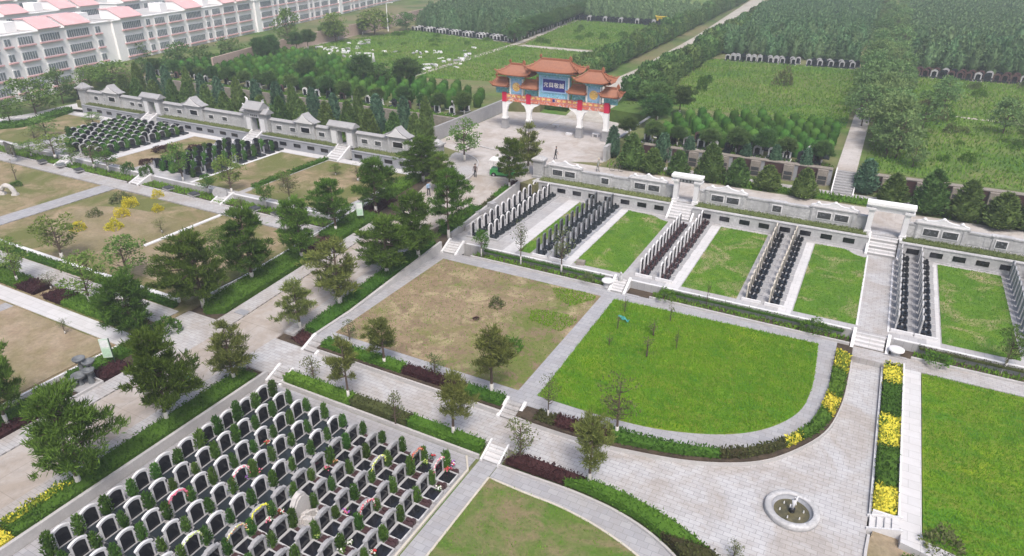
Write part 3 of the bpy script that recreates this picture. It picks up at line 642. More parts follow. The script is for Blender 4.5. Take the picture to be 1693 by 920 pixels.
def west_gate(x, label, big=False, y=69.1):
    w = 3.9 if not big else 4.6; t = thing('roofed_gate', label, 'gateway', (x, y, 2.5)); h = 2.55 if not big else 2.7
    m = MB()
    for s in (-1, 1): m.box(s*.72 if s > 0 else -w/2, -.15, -.1, w/2 if s > 0 else -.72, .75, h)
    m.box(-.72, -.15, h-.62 if not big else h-.75, .72, .75, h); m.build('gate_walls', M['stone'], t)
    for s in (-1, 1): MB().box(s*1.35-.42, -.2, .15, s*1.35+.42, -.152, 1.9).build('blank_panel', M['white'], t)
    r = .48
    pr = [(-r, h-.06), (-r, h+.06), (.1, h+.5), (.22, h+.62), (.38, h+.62), (.5, h+.5), (r+.6, h+.06), (r+.6, h-.06)]
    q = MB().profx(pr, -w/2-.3, w/2+.3)
    for k in range(int(w/.25)+2): q.box(-w/2-.28+.25*k, -r-.03, h+.02, -w/2-.18+.25*k, -r+.05, h+.12)
    q.build('roof', M['stone2'], t)
    if big:
        hh = h+.5
        MB().profx([(-.75, hh), (-.75, hh+.12), (.12, hh+.85), (.24, hh+1.0), (.42, hh+1.0), (.54, hh+.85), (1.35, hh+.12), (1.35, hh)], -1.65, 1.65).box(-1.45, -.35, h, 1.45, .95, hh).build('upper_roof', M['stone2'], t)
        o = MB()
        for sx in (-1.55, 1.55): o.profile([(sx-.16, hh+.95), (sx+.16, hh+.95), (sx+.12, hh+1.25), (sx+(.25 if sx > 0 else -.25), hh+1.5), (sx-.05, hh+1.3)], .2, .45)
        for sx in (-w/2-.1, w/2+.1): o.profile([(sx-.13, h+.6), (sx+.13, h+.6), (sx+.08, h+.85), (sx+(.18 if sx > 0 else -.18), h+1.0), (sx-.03, h+.9)], .2, .42)
        o.build('ridge_ornament', M['white'], t)
        p = MB().box(-.85, -.27, h-.62, .85, -.155, h-.12, 0).box(-.72, -.29, h-.55, .72, -.27, h-.19, 1)
        for k in range(4): p.rbox(-.54+.36*k, -.295, h-.49, .2, .012, .24, 0, 2)
        p.build('name_board', [M['white'], M['stone'], M['blackm']], t)
    return t
W1 = [-115.4, -112.8, -110.3, -107.7, -105.1]; W2 = [-96.5, -94, -91.5, -89.0, -86.6, -84.0, -81.6]; W3 = [-74.6, -72.1, -69.5, -67.0, -64.6]; W4 = [-58.8, -56.3, -53.9, -51.5, -49.2]
for (a, b, xs, nm) in ((-117.4, -102.9, W1, 'farthest from the road'), (-98.6, -79.3, W2, 'just past the big roofed gate'), (-76.5, -63.2, W3, 'between the big roofed gate and the plain gate'), (-59.9, -47.6, W4, 'next to the road')):
    retaining(a, b, xs, 'blue grey retaining wall with black plaques on the west side, '+nm, M['stone3'], 67.6, 1.15, 2.5, 69.3, (.62, .24))
    creeper(a+.1, b-.1, 67.95, 69.15, 2.46, .3, 'creeper strip on the west wall ledge, '+nm, None)
for (a, b, pl, nm) in ((-117.9, -103.4, [-115.5, -112.9, -106.2, -104.2], 'farthest from the road'), (-98.4, -80.4, [-98.0, -95.0, -88.0, -85.1], 'west of the big roofed gate'), (-75.7, -64.8, [-74.2, -71.6, -66.3], 'east of the big roofed gate'), (-60.2, -48.2, [-58.9, -56.7, -50.6], 'next to the road')):
    west_wall(a, b, 'grey coped memorial wall with small carved plates, the stretch '+nm, pl)
for x, w, nm in ((-110.9, 4.0, 'farthest from the road'), (-91.4, 3.9, 'between the farthest gate and the big roofed gate'), (-69.0, 3.2, 'between the big roofed gate and the plain gate'), (-53.3, 3.2, 'nearest the road')):
    west_pediment(x, w, 'gabled grey wall bay with one dark plate, '+nm)
west_gate(-101.0, 'plain roofed grey gate farthest from the road in the west wall'); west_gate(-78.4, 'big two-tiered roofed grey gate with a name board in the west wall', True); west_gate(-62.5, 'plain roofed grey gate nearest the road in the west wall')
for x, nm in ((-101.2, 'farthest west gate'), (-78.4, 'big roofed west gate'), (-62.3, 'west gate nearest the road')):
    stairs('steps', 'white steps with cheek walls climbing to the '+nm, x, 66.3, 68.9, 1.2, 2.5, 1.7, 6)
t = thing('stone_pillar', 'square grey pillar with pointed cap at the road end of the west wall', 'pillar', (-47.4, 69.5, 2.3))
MB().box(-.55, -.5, -.3, .55, .5, 2.2).build('shaft', M['stone2'], t); MB().rbox(0, 0, 2.2, 1.4, 1.3, .2).rbox(0, 0, 2.4, 1.1, 1.0, .5, 0, 0, .2).build('cap', M['stone'], t)
t = thing('stone_pillar', 'square grey pillar with pointed cap beside the dark sliding gate', 'pillar', (-118.4, 69.4, 2.3))
MB().box(-.8, -.7, -1.2, .8, .7, 2.5).build('shaft', M['stone'], t); MB().rbox(0, 0, 2.5, 2.2, 2.0, .25).rbox(0, 0, 2.75, 1.8, 1.6, .7, 0, 0, .2).build('cap', M['stone2'], t)
t = thing('metal_gate', 'dark metal gate standing open at the far end of the west wall', 'gate', (-121.6, 71.0, 1.3)); q = MB()
for k in range(12): q.box(-1.9+.33*k, -.04, .1, -1.74+.33*k, .04, 3.2)
q.build('bars', M['black'], t); MB().box(-2.0, -.06, .0, 2.2, .06, .14).box(-2.0, -.06, 3.1, 2.2, .06, 3.24).build('rails', M['black'], t)

# parapets, kerbs and edgings
def slope_wall(name, label, x, y0, y1, zb, up, w, mat, cat='wall'):
    m = MB(); n = max(2, int((y1-y0)/2)); vs = []
    for i in range(n+1):
        y = y0+(y1-y0)*i/n; z = max(zr(y)+up, zb+.12); vs += [(x-w/2, y, zb-.5), (x+w/2, y, zb-.5), (x+w/2, y, z), (x-w/2, y, z)]
    fs = [(0, 1, 2, 3), (4*n+3, 4*n+2, 4*n+1, 4*n)]
    for i in range(n):
        o = 4*i
        for a, b in ((0, 1), (1, 2), (2, 3), (3, 0)): fs.append((o+b, o+a, o+a+4, o+b+4))
    m.add(vs, fs); o = m.build(name, mat); return tag(o, label, cat)
slope_wall('parapet', 'low stone parapet between the road hedge and the grave court', -34.45, -6, 27.5, -.47, .2, .22, M['kerb'])
slope_wall('parapet', 'low stone parapet between the road hedge and the brown lawn path', -34.42, 32.2, 50.1, .47, .22, .24, M['kerb'])
slope_wall('parapet', 'low stone parapet along the first row of terrace tombs beside the road', -34.42, 51.9, 66.4, 1.2, .3, .24, M['kerb'])
slope_wall('kerb', 'pale kerb between the road hedge and the sandy western ground', -46.9, -8, 25.0, .1, .18, .18, M['white'], 'kerb')
slope_wall('kerb', 'pale kerb between the road hedge and the western lawn of golden bushes', -47.1, 33.5, 62, .4, .12, .18, M['white'], 'kerb')
def kerb(label, pts, z0, h, w=.16, mat=None, cat='kerb'):
    P = [Vector(p) for p in pts]; m = MB(); vs = []
    for i, p in enumerate(P):
        d = (P[min(i+1, len(P)-1)]-P[max(i-1, 0)]).normalized(); nx, ny = -d.y*w/2, d.x*w/2
        vs += [(p.x-nx, p.y-ny, z0), (p.x+nx, p.y+ny, z0), (p.x+nx, p.y+ny, z0+h), (p.x-nx, p.y-ny, z0+h)]
    n = len(P)-1; fs = [(0, 1, 2, 3), (4*n+3, 4*n+2, 4*n+1, 4*n)]
    for i in range(n):
        o = 4*i
        for a, b in ((0, 1), (1, 2), (2, 3), (3, 0)): fs.append((o+b, o+a, o+a+4, o+b+4))
    m.add(vs, fs); return tag(m.build('kerb', mat or M['kerb']), label, cat)
kerb('low stone wall holding the hedge bed along the north side of the main path', [(-33.1, 31.32), (-17.5, 31.2)], -.3, .62, .18, M['kerb'])
kerb('curved low stone wall holding the flower bed above the round forecourt', [(x, y+.06) for x, y in [(-16.25, 31.12)]+[p for p in north if p[0] > -16 and p[1] < 49.0]], -.3, .6, .18, M['kerb'])
kerb('pale kerb along the south side of the main path beside the clipped hedge', [(-33.1, 28.5), (-16.8, 28.5)], -.5, .62, .14)
kerb('curving pale kerb along the south side of the main path towards the forecourt', [p for p in south if p[0] > -15.4], -.5, .6, .14)
kerb('stone edging between the grave court and the hedge above it', [(-33.1, 27.42), (-16.85, 27.42)], -.6, .42, .16)
kerb('curving stone edging between the grey path and the hedge above it', se_out, -.6, .3, .14)
kerb('beige edging stones round the patchy lawn by the grey path', [(-15.5, 0)]+se_in, -.6, .2, .12, M['beige'])
kerb('pale edging stone along the outermost graves beside the grey path', [(-34, 27.2), (-17.6, 27.2)][1:]+[(-16.9, 26.2), (-16.9, -5)], -.6, .24, .12, M['beige'])
kerb('stone kerb below the grass bank along the north path', [(-31.2, 50.3), (-17.2, 50.3)], .2, .45, .16)
kerb('stone kerb below the grass bank between the two terrace steps', [(-13.6, 50.3), (1.9, 50.3)], .2, .45, .16)
kerb('stone kerb below the grass bank east of the broad terrace steps', [(6.0, 50.3), (40, 50.3)], .2, .45, .16)
kerb('white edge stone of the tomb terrace nearest the road', [(-32.3, 51.4), (-17.3, 51.4)], .4, .86, .2, M['white'])
kerb('white edge stone of the tomb terrace between the two steps', [(-15.6, 51.4), (1.8, 51.4)], .4, .86, .2, M['white'])
kerb('white edge stone of the tomb terrace east of the broad steps', [(4.7, 51.4), (40, 51.4)], .4, .86, .2, M['white'])
kerb('white kerb on the west side of the east walkway', [(2.14, 52.2), (2.14, 66.5)], .9, .36, .14, M['white'])
kerb('white kerb on the east side of the east walkway', [(4.3, 52.2), (4.3, 66.5)], .9, .36, .14, M['white'])
kerb('white kerb along the forecourt side of the striped flower bed', [(4.28, 33.0), (4.28, 49.2)], -.2, .42, .12, M['white'])
kerb('white kerb along the lawn side of the striped flower bed', [(5.58, 33.0), (5.58, 49.2)], 0, .6, .1, M['white'])
kerb('white kerb across the near end of the striped flower bed', [(4.36, 32.95), (5.52, 32.95)], 0, .5, .12, M['white'])
kerb('curved kerb round the bare bed at the near end of the forecourt', smoothline([(4.3, 31.4), (4.25, 29.5), (4.7, 28.3), (6.0, 27.4), (9, 26.4)], 20), -.2, .34, .14, M['kerb'])
kerb('white marble edging across the western lawn of golden bushes', [(-61.1, 37.4), (-61.1, 46.8)], .2, .3, .45, M['white'])
kerb('white marble edging between the western plaza hedge and the golden bush lawn', [(-79.0, 31.4), (-48.5, 31.4)], .2, .38, .4, M['white'])
kerb('stone kerb below the western grass bank', [(-121, 48.95), (-80.0, 48.95)], .2, .42, .16)
kerb('stone kerb below the western grass bank near the road', [(-77.4, 48.95), (-47.4, 48.95)], .2, .42, .16)
kerb('white edge stone of the western tomb terrace past the first steps', [(-121, 50.9), (-80.2, 50.9)], .4, .86, .22, M['white'])
kerb('white edge stone of the western tomb terrace near the road', [(-77.2, 50.9), (-47.6, 50.9)], .4, .86, .22, M['white'])
for x, nm in ((-94.2, 'by the first purple bush and farthest grave block'), (-78.7, 'between two clipped box bushes'), (-64.3, 'beside the stone discs')):
    stairs('steps', 'small white steps on the western bank '+nm, x, 48.95, 50.9, .48, 1.2, 1.2, 5)
# ------------------------------------------------------------------ graves
def arch(w, h, rise, n=9, z0=0.0):
    """arched outline in y-z"""
    pts = [(-w/2, z0), (w/2, z0)]
    for k in range(n+1):
        t = k/n; pts.append((w/2-w*t, h+rise*math.sin(math.pi*t)**.8))
    return pts
def arch_ring(w, h, rise, band, n=9):
    """solid ring between an outer and an inner arch, as quads in y-z: returns two outlines"""
    o = [(w/2-w*k/n, h+rise*math.sin(math.pi*k/n)**.8) for k in range(n+1)]
    i = [((w/2-band)*(1-2*k/n), h+rise*math.sin(math.pi*k/n)**.8-band) for k in range(n+1)]
    return o, i
def hood(mb, w, h, rise, band, x0, x1, mi=0, n=9):
    o, i = arch_ring(w, h, rise, band, n)
    for k in range(n): mb.profx([o[k], o[k+1], i[k+1], i[k]], x0, x1, mi)
def grave_white(name):
    t = thing(name, None, None)
    f = MB().profx(arch(.86, 1.06, .17), -.06, .05); f.build('frame', M['white'], t)
    c = MB(); hood(c, .93, 1.10, .17, .065, -.065, .075); c.box(-.065, -.485, 1.01, .075, -.40, 1.09); c.box(-.065, .40, 1.01, .075, .485, 1.09); c.build('hood', M['white'], t)
    p = MB().profx(arch(.66, .98, .135, 9, .08), .05, .07); p.build('panel', M['black'], t)
    MB().box(.10, -.54, .0, .18, .54, .14).build('ledge', M['stone2'], t)
    MB().box(.18, -.44, 0, .86, .44, .11).build('base_slab', M['dslab'], t)
    MB().box(-.2, -.54, -.05, .94, .54, .05).build('plinth', M['stone2'], t)
    for s in (-1, 1): MB().rbox(.62, s*.62, 0, .22, .16, .24).rbox(.62, s*.62, .24, .14, .1, .1).build('urn_block', M['dslab'], t)
    return t
def grave_grey(name):
    t = thing(name, None, None)
    m = MB()
    for s in (-1, 1): m.box(-.07, s*.40-.06, 0, .10, s*.40+.06, 1.0)
    m.box(-.09, -.33, 0, .05, .33, 1.0); m.build('frame', M['stone'], t)
    c = MB(); c.profx([(-.52, 1.0), (.52, 1.0), (.48, 1.10), (.33, 1.13), (.25, 1.22), (0, 1.25), (-.25, 1.22), (-.33, 1.13), (-.48, 1.10)], -.10, .13); c.build('cap', M['stone2'], t)
    q = MB()
    for k in range(5): q.rbox(.135, -.32+.16*k, 1.03, .012, .09, .05)
    q.build('cap_carving', M['steel'], t)
    MB().box(.05, -.335, .15, .075, .325, .97).build('panel', M['black'], t)
    MB().box(.12, -.5, 0, .26, .5, .2).build('ledge', M['stone'], t)
    MB().box(.26, -.42, .0, 1.02, .42, .16).build('base_slab', M['black'], t)
    b = MB(); b.box(.26, -.5, -.04, 1.1, -.42, .2).box(.26, .42, -.04, 1.1, .5, .2).box(1.02, -.42, -.04, 1.1, .42, .2); b.build('slab_border', M['stone'], t)
    for s in (-1, 1): MB().rbox(.55, s*.63, 0, .3, .2, .2).rbox(.85, s*.63, 0, .2, .2, .3).build('urn_block', M['maroon'], t)
    return t
gw, gg = grave_white('headstone'), grave_grey('headstone')
juni = [cone_leaf(k, 1.0, .30, 230, .19, G['juni'], .55, .02, True, None, .3, .7, .55) for k in range(5)]
def px_of(x, y, z=0): a = proj((x, y, z)); return a[0], a[1]
SWX = [-32.62+1.60*i for i in range(10)]
SW = {}
mx0, my0 = at(525, 838, 0.0)
shrub_no = 0
for i, x in enumerate(SWX):
    for j in range(14):
        y = 25.42-.07*min(i, 6)-1.53*j+U(-.03, .03)
        q = px_of(x, y, .4)
        if q[1] > 985 or y < 11.2 or q[0] < -30: continue
        if abs(x-mx0) < .8 and abs(y-my0) < .77: SW['mon'] = (x, y); continue
        SW[(i, j)] = (x, y)
        kind = 'white arched headstone with black panel' if i < 5 else 'grey capped headstone over black slab'
        place(gw if i < 5 else gg, USED, (x, y, -.46), R(U(-1.2, 1.2)), f'{kind}, {ORD[j+1]} from the plaza hedge, {ORD[i+1]} row from the road', 'headstone', 'headstones of the grave court', U(.98, 1.03))
    for j in range(-1, 13):
        y = 25.42-.07*min(i, 6)-1.53*(j+.5)+U(-.06, .06); q = px_of(x, y, .4)
        if q[1] > 960 or y < 10.6: continue
        s = U(.72, 1.0)*(1.3 if i == 0 else 1.0)*(1.05 if j == -1 else 1)
        o = link('juniper', juni[(i*3+j) % 5], None, (x+.12, y, -.46)); o.scale = (s*.82, s*.78, s*U(1.05, 1.35)); o.rotation_euler = (U(-.06, .06), U(-.06, .06), U(0, 6.3))
        nm = f'small clipped juniper at the hedge end of the {ORD[i+1]} headstone row from the road' if j < 0 else f'small juniper past the {ORD[j+1]} headstone from the hedge, {ORD[i+1]} row from the road'
        tag(o, nm, 'shrub', 'junipers between the graves')
# a rough white monument stands in place of one headstone
x, y = SW.get('mon', (mx0, my0)); t = thing('carved_monument', 'rough white shell shaped rock monument standing among the grey headstones', 'monument', (x, y, -.46)); m = MB()
pr = [(-.62, 0), (.62, 0), (.66, .5), (.6, 1.0), (.38, 1.5), (.1, 1.62), (-.2, 1.5), (-.5, 1.1), (-.66, .6)]
m.profx(pr, -.25, .05).profx([(a*.85, b*.9) for a, b in pr], .05, .12); m.build('rock_slab', M['rough'], t)
m = MB()
for k in range(34): m.rbox(.15+abs(random.gauss(0, .33)), U(-.6, .6), 0, U(.15, .4), U(.15, .35), U(.12, .42), U(0, 3), 0, .7)
m.build('rubble_base', M['rough'], t)
# flowers and wreaths left on the graves
FL = {n: solid('flower '+n, c, .8, .25, 6) for n, c in dict(yellow=(.72, .70, .06), white=(.74, .74, .66), pink=(.70, .16, .25), red=(.50, .02, .03), lime=(.50, .62, .16), violet=(.30, .10, .45), peach=(.70, .32, .18)).items()}
def nearest(px, py):
    best = None
    for k, (x, y) in SW.items():
        if k == 'mon': continue
        q = px_of(x, y, .35); d = math.hypot(q[0]-px, q[1]-py)
        if best is None or d < best[0]: best = (d, k)
    return best[1]
TAKEN = {}
def wreath(px, py, cols, words):
    k = nearest(px, py)
    if k in TAKEN: return
    TAKEN[k] = 1
    x, y = SW[k]; t = thing('flower_garland', words, 'garland', (x, y, -.46), 0, 'garlands over the headstones'); w = 1.12 if k[0] < 5 else 1.2
    P = []
    for a in range(40):
        u = a/39; P.append((.12+U(-.03, .05), w/2*math.cos(math.pi*u)*(1.03), .55+(.72+.0)*math.sin(math.pi*u)**.62))
    for ci, cn in enumerate(cols):
        m = MB()
        for p in P[ci::len(cols)]:
            for _ in range(2): m.ball((p[0]+U(-.03, .03), p[1]+U(-.05, .05), p[2]+U(-.04, .04)), U(.022, .042), 0, 6)
        m.build('blossoms', FL[cn], t)
def bouquet(px, py, cols, words, z=.2, r=.13):
    x, y = at(px, py, -.1); t = thing('bouquet', words, 'flowers', (x, y, -.30), 0, 'bunches of flowers on the graves')
    for cn in cols:
        m = MB()
        for _ in range(9): m.ball((random.gauss(0, r*.6), random.gauss(0, r*.6), z+random.gauss(0, .05)), U(.03, .06), 0, 6)
        m.build('blossoms', FL[cn], t)
    V, F = leaves(RNG.normal(0, .07, (30, 3))+np.array([0, 0, z*.55]), np.tile([0, 0, 1.], (30, 1)), .16, .07, .7); link('leaves', np_mesh('leaves', V, F, G['juni']), t)
wreath(448, 842, ['yellow'], 'bright yellow garland arched over a grey capped headstone')
wreath(412, 778, ['pink', 'white'], 'pink and white garland over a white arched headstone with red lettering')
wreath(384, 902, ['lime', 'white', 'peach'], 'cream and peach garland over a grey headstone at the near edge')
wreath(300, 905, ['white', 'lime'], 'white garland over a white arched headstone at the near edge')
wreath(616, 782, ['lime', 'yellow', 'white'], 'cream and lime garland over a grey headstone in the middle rows')
wreath(622, 830, ['pink', 'white', 'red'], 'pink and white garland on a grey headstone right of the rough monument')
wreath(704, 752, ['red', 'peach'], 'red garland over the grey headstone close to the grey path')
wreath(742, 762, ['white', 'pink'], 'white and pink garland over the grey headstone at the path corner')
wreath(305, 828, ['pink'], 'pink garland looped round a white arched headstone near the road parapet')
for px, py, c, wds in ((428, 778, ['pink'], 'bunch of pink flowers beside the pink garland'), (442, 730, ['red', 'white'], 'red and white flowers at the foot of a white headstone in the upper rows'), (409, 788, ['violet'], 'violet flowers at the foot of the pink garlanded headstone'),
        (464, 846, ['red', 'white'], 'red rose bunch by the yellow garland'), (445, 858, ['pink', 'white'], 'pink and white posy on the slab by the yellow garland'), (540, 773, ['pink'], 'deep pink posy in the middle rows'), (714, 753, ['red'], 'red bunch beside the red garland'),
        (748, 765, ['red', 'violet', 'white'], 'mixed bright bunch at the path corner grave'), (740, 776, ['pink', 'red'], 'pink posy on the slab of the path corner grave'), (578, 896, ['white'], 'white bunch near the lower edge of the court'), (566, 910, ['white'], 'second white bunch near the lower edge of the court'),
        (617, 912, ['red', 'white'], 'red and white bunch on a grey headstone at the near edge'), (480, 690, ['peach', 'red'], 'peach posy near the plaza hedge'), (572, 846, ['violet', 'pink'], 'violet bunch on the grave just beside the rough monument'), (703, 763, ['lime'], 'lime bunch under the red garland'),
        (726, 806, ['white'], 'white posy on a grave in the outermost row'), (555, 762, ['peach'], 'peach posy in the middle rows'), (525, 886, ['lime'], 'lime bunch on the slab below the rough monument'), (205, 890, ['peach', 'white', 'lime'], 'loose pale flowers beside the second row headstone')):
    bouquet(px, py, c, wds)

# tall tombs of the eastern terrace, six double rows
def tomb(name, w, h, rise, fm, pm, sm, um, shoulder=False):
    t = thing(name, None, None)
    MB().profx(arch(w, h-rise, rise), -.06, .05).build('frame', fm, t)
    if pm is not None: MB().profx(arch(w*.62, (h-rise)*.97, rise*.7, 9, .22), .05, .075).build('panel', pm, t)
    MB().box(.09, -.32, 0, .22, .32, .22).build('ledge', um, t)
    MB().box(.22, -.30, 0, .80, .30, .16).build('base_slab', sm, t)
    MB().box(-.22, -.56, -.06, 1.12, .56, .04).build('plinth', M['stone2'] if fm is not M['steel'] else M['stone3'], t)
    for s in (-1, 1):
        q = MB().rbox(.30, s*.42, .04, .16, .12, .34).rbox(.62, s*.42, .04, .2, .12, .2); q.build('urn_block', um, t)
    MB().rbox(.6, 0, .16, .22, .3, .16).rbox(.6, 0, .32, .1, .1, .08).build('incense_burner', um, t)
    return t
T1 = tomb('tomb', .74, 1.5, .26, M['white'], M['black'], M['dslab'], M['dslab']); T2 = tomb('tomb', .62, 1.55, .12, M['steel'], M['black'], M['dslab'], M['dslab'])
T3 = tomb('tomb', .66, 1.45, .22, M['white'], M['black'], M['dslab'], M['maroon']); T4 = tomb('tomb', .72, 1.4, .2, M['beige'], M['blackm'], M['dslab'], M['black'])
T5 = tomb('tomb', .86, 1.42, .14, M['stone'], M['blackm'], M['dslab'], M['black']); T6 = tomb('tomb', .74, 1.6, .16, M['stone3'], M['steel'], M['stone3'], M['steel'])
rows = [(-32.85, T1, 53.5, 67.3, 'white arched tomb'), (-31.05, T1, 53.9, 67.3, 'white arched tomb'), (-25.25, T2, 52.7, 67.2, 'slim dark tomb'), (-23.4, T2, 52.7, 67.3, 'slim dark tomb'), (-15.35, T3, 53.2, 65.4, 'white tomb over maroon slabs'), (-13.55, T3, 53.2, 67.3, 'white tomb over maroon slabs'),
        (-6.2, T4, 53.0, 67.4, 'cream tomb over dark slabs'), (-4.4, T4, 53.0, 67.4, 'cream tomb over dark slabs'), (4.75, T5, 53.2, 67.2, 'pale stone tomb'), (6.35, T5, 53.2, 67.3, 'pale stone tomb'), (13.3, T6, 53.2, 67.3, 'tall blue grey tomb'), (14.9, T6, 53.2, 67.3, 'tall blue grey tomb')]
for r, (x, T, y0, y1, words) in enumerate(rows):
    n = 12 if r < 10 else 14
    for k in range(n):
        y = y1-(y1-y0)*k/(n-1)
        place(T, USED, (x+U(-.02, .02), y, 1.21), R(U(-1.5, 1.5)), f'{words}, {ORD[k+1]} from the carved wall, {ORD[r+1]} terrace row from the road', 'tomb', 'tombs of the eastern terrace', U(.98, 1.03))
    tag(MB().box(x-.3, y0-.75, 1.15, x+1.2, y0-.6, 1.42).build('kerb_stone', M['white'] if r not in (0, 1) else M['stone']), f'low kerb stone closing the near end of the {ORD[r+1]} tomb row from the road', 'kerb')

# western tomb blocks, each grave with a clipped bush beside it
def wtomb(name, cap, fm):
    t = thing(name, None, None)
    MB().profx(arch(.95, .95, .22), -.1, .08).build('frame', fm, t)
    if cap: c = MB(); hood(c, 1.08, 1.0, .22, .06, -.13, .11); c.build('hood', M['stone'], t)
    for s in (-1, 1): MB().box(-.12, s*.5-.05, 0, .12, s*.5+.05, .95).build('side_post', M['stone'] if cap else M['stone3'], t)
    MB().profx(arch(.66, .82, .16, 9, .15), .08, .1).build('panel', M['black'], t)
    MB().box(.1, -.5, -.03, 1.0, .5, .2).build('base_slab', M['dslab'], t)
    return t
WA, WB = wtomb('tomb', True, M['dslab']), wtomb('tomb', False, M['black'])
bushy = [cone_leaf(20+k, 1.5, .42, 170, .26, G['topi'], .6, .02) for k in range(3)]
for i in range(9):
    for j in range(9):
        x, y = -91.4-1.66*i, 66.2-1.62*j
        if y < 52.4+.16*i*i*.55: continue
        place(WA, USED, (x, y, 1.21), R(U(-2, 2)), f'pale hooded black tomb, {ORD[j+1]} from the grey wall, {ORD[i+1]} row past the marble path', 'tomb', 'hooded tombs of the western terrace')
        if (i+j) % 7 != 3:
            s = U(.75, 1.0); o = link('clipped_bush', bushy[(i+j) % 3], None, (x+.1, y-.8, 1.21)); o.scale = (s, s, s*U(.8, 1.0)); tag(o, f'clipped bush after {ORD[j+1]} hooded tomb from the grey wall, {ORD[i+1]} row past marble path', 'shrub', 'clipped bushes between the hooded tombs')
for i in range(5):
    for j in range(9):
        x, y = -72.6-1.85*i, 66.6-1.62*j
        if i > 2 and y > 65.5: continue
        place(WB, USED, (x, y, 1.21), R(U(-2, 2)), f'all black tomb, {ORD[j+1]} from the grey wall, {ORD[i+1]} row beyond the white edging', 'tomb', 'black tombs of the western terrace')
        if (i*2+j) % 3 != 1:
            s = U(.7, .95); o = link('clipped_bush', bushy[(i+j) % 3], None, (x+.1, y-.8, 1.21)); o.scale = (s, s, s); tag(o, f'clipped bush after {ORD[j+1]} black tomb from the grey wall, {ORD[i+1]} row beyond edging', 'shrub', 'clipped bushes between the black tombs')

# small graves showing under the trees of the northern terraces and at the edges of the plantations
def smallgrave(fm, pm):
    m = MB(); m.profx(arch(.95, .95, .25), -.1, .08, 0); m.profx(arch(.6, .8, .15, 9, .15), .08, .1, 1); m.box(.1, -.5, 0, .9, .5, .2, 2); m.box(-.2, -.6, -.1, 1.1, .6, .03, 0)
    return m.mesh('grave', [fm, pm, M['dslab']])
sg = [smallgrave(M['white'], M['black']), smallgrave(M['stone'], M['black']), smallgrave(M['redstone'], M['black']), smallgrave(M['dslab'], M['black'])]
def grave_line(n, x0, y0, x1, y1, z, kinds, label, group, rz=-math.pi/2, rows_=1, dy=1.8, s=1.0):
    for r in range(rows_):
        for k in range(n):
            t = (k+.5)/n; o = link('grave', sg[kinds[(k*7+r*3) % len(kinds)]], None, (x0+(x1-x0)*t+U(-.1, .1)+(r % 2)*.6, y0+(y1-y0)*t+r*dy, z)); o.rotation_euler = (0, 0, rz+U(-.05, .05)); o.scale = (s, s, s)
            tag(o, label, 'grave', group)
grave_line(26, -122, 85.2, -54, 85.2, 4.2, [0, 1, 3, 0, 2], 'small grave under the pines on the terrace west of the gate', 'graves under the western terrace pines', rows_=2, dy=3)
grave_line(13, -26, 84.6, -4, 84.6, 4.2, [0, 1, 3, 0, 2], 'small grave under the pines on the terrace east of the gate', 'graves under the eastern terrace pines', rows_=2, dy=3)
grave_line(13, -30.5, 153.0, -16.5, 154.0, 4.2, [1, 3, 1, 1], 'grey arched grave at the meadow edge of the plantation by the far road', 'graves at the meadow edge by the far road', rows_=2, dy=2.2, s=1.05)
grave_line(9, -14.5, 154.3, -5.5, 155.0, 4.2, [1, 3, 1, 3], 'grey arched grave at the meadow edge beside the acacia avenue', 'graves at the meadow edge by the avenue', rows_=2, dy=2.2, s=1.05)
grave_line(22, 3, 151, 34, 153, 4.2, [2, 1, 2, 3, 2], 'reddish arched grave at the edge of the plantation beyond the avenue', 'graves beyond the acacia avenue', rows_=2, dy=2.6, s=1.2)
grave_line(30, -118, 163, -83, 156, 4.2, [1, 3, 1, 0], 'small pale grave along the plantation edge above the rubble meadow', 'graves above the rubble meadow', rows_=2, dy=2.0)
grave_line(26, -88, 207.5, -54, 204.5, 4.2, [3, 1, 3, 3], 'dark grave in the rows beyond the far meadow', 'graves beyond the far meadow', rows_=2, dy=2.4, s=1.2)
# ------------------------------------------------------------------ trees
def tree_proto(name, meshes):
    t = thing(name, None, None); link('trunk', meshes[0], t); link('crown', meshes[1], t); return t
PINE = [tree_proto('pine_tree', pine_meshes(k, 5.6, 2.5, .08+.03*k, .36, G['pine'], BK)) for k in range(5)]
PINE2 = [tree_proto('pine_tree', pine_meshes(20+k, 4.6, 1.75, .45, .34, G['pine2'], BK)) for k in range(3)]
TUFT = [tree_proto('pine_tree', pine_meshes(40+k, 4.2, 1.5, .5, .32, G['pine2'], BK, .38)) for k in range(3)]
BROAD = [tree_proto('young_tree', broad_meshes(k, 4.2, 1.35, 1500, .17, .36, G['broad'], BK)) for k in range(3)]
SPARSE = [tree_proto('young_tree', broad_meshes(10+k, 4.0, 1.2, 520, .15, .42, G['sparse'], BK, 30)) for k in range(3)]
ROUND = [tree_proto('round_tree', broad_meshes(20+k, 3.0, 1.15, 1500, .15, .42, G['hedge2'], BK, 30, .9)) for k in range(2)]
BUSHY = [tree_proto('small_tree', broad_meshes(30+k, 2.4, .9, 420, .14, .16, G['sparse'], BK, 26, 0)) for k in range(2)]
SAPL = [tree_proto('sapling', broad_meshes(40+k, 2.2, .42, 110, .12, .3, G['sparse'], BK, 14, 0)) for k in range(2)]
H0 = {}
for g, h, r in ((PINE, 5.6, 2.72), (PINE2, 4.6, 1.98), (TUFT, 4.2, 1.72), (BROAD, 4.2, 1.6), (SPARSE, 4.0, 1.4), (ROUND, 3.0, 1.2), (BUSHY, 2.4, .95), (SAPL, 2.2, .45)):
    for p in g: H0[p.name] = (h, r)
CNT = {}
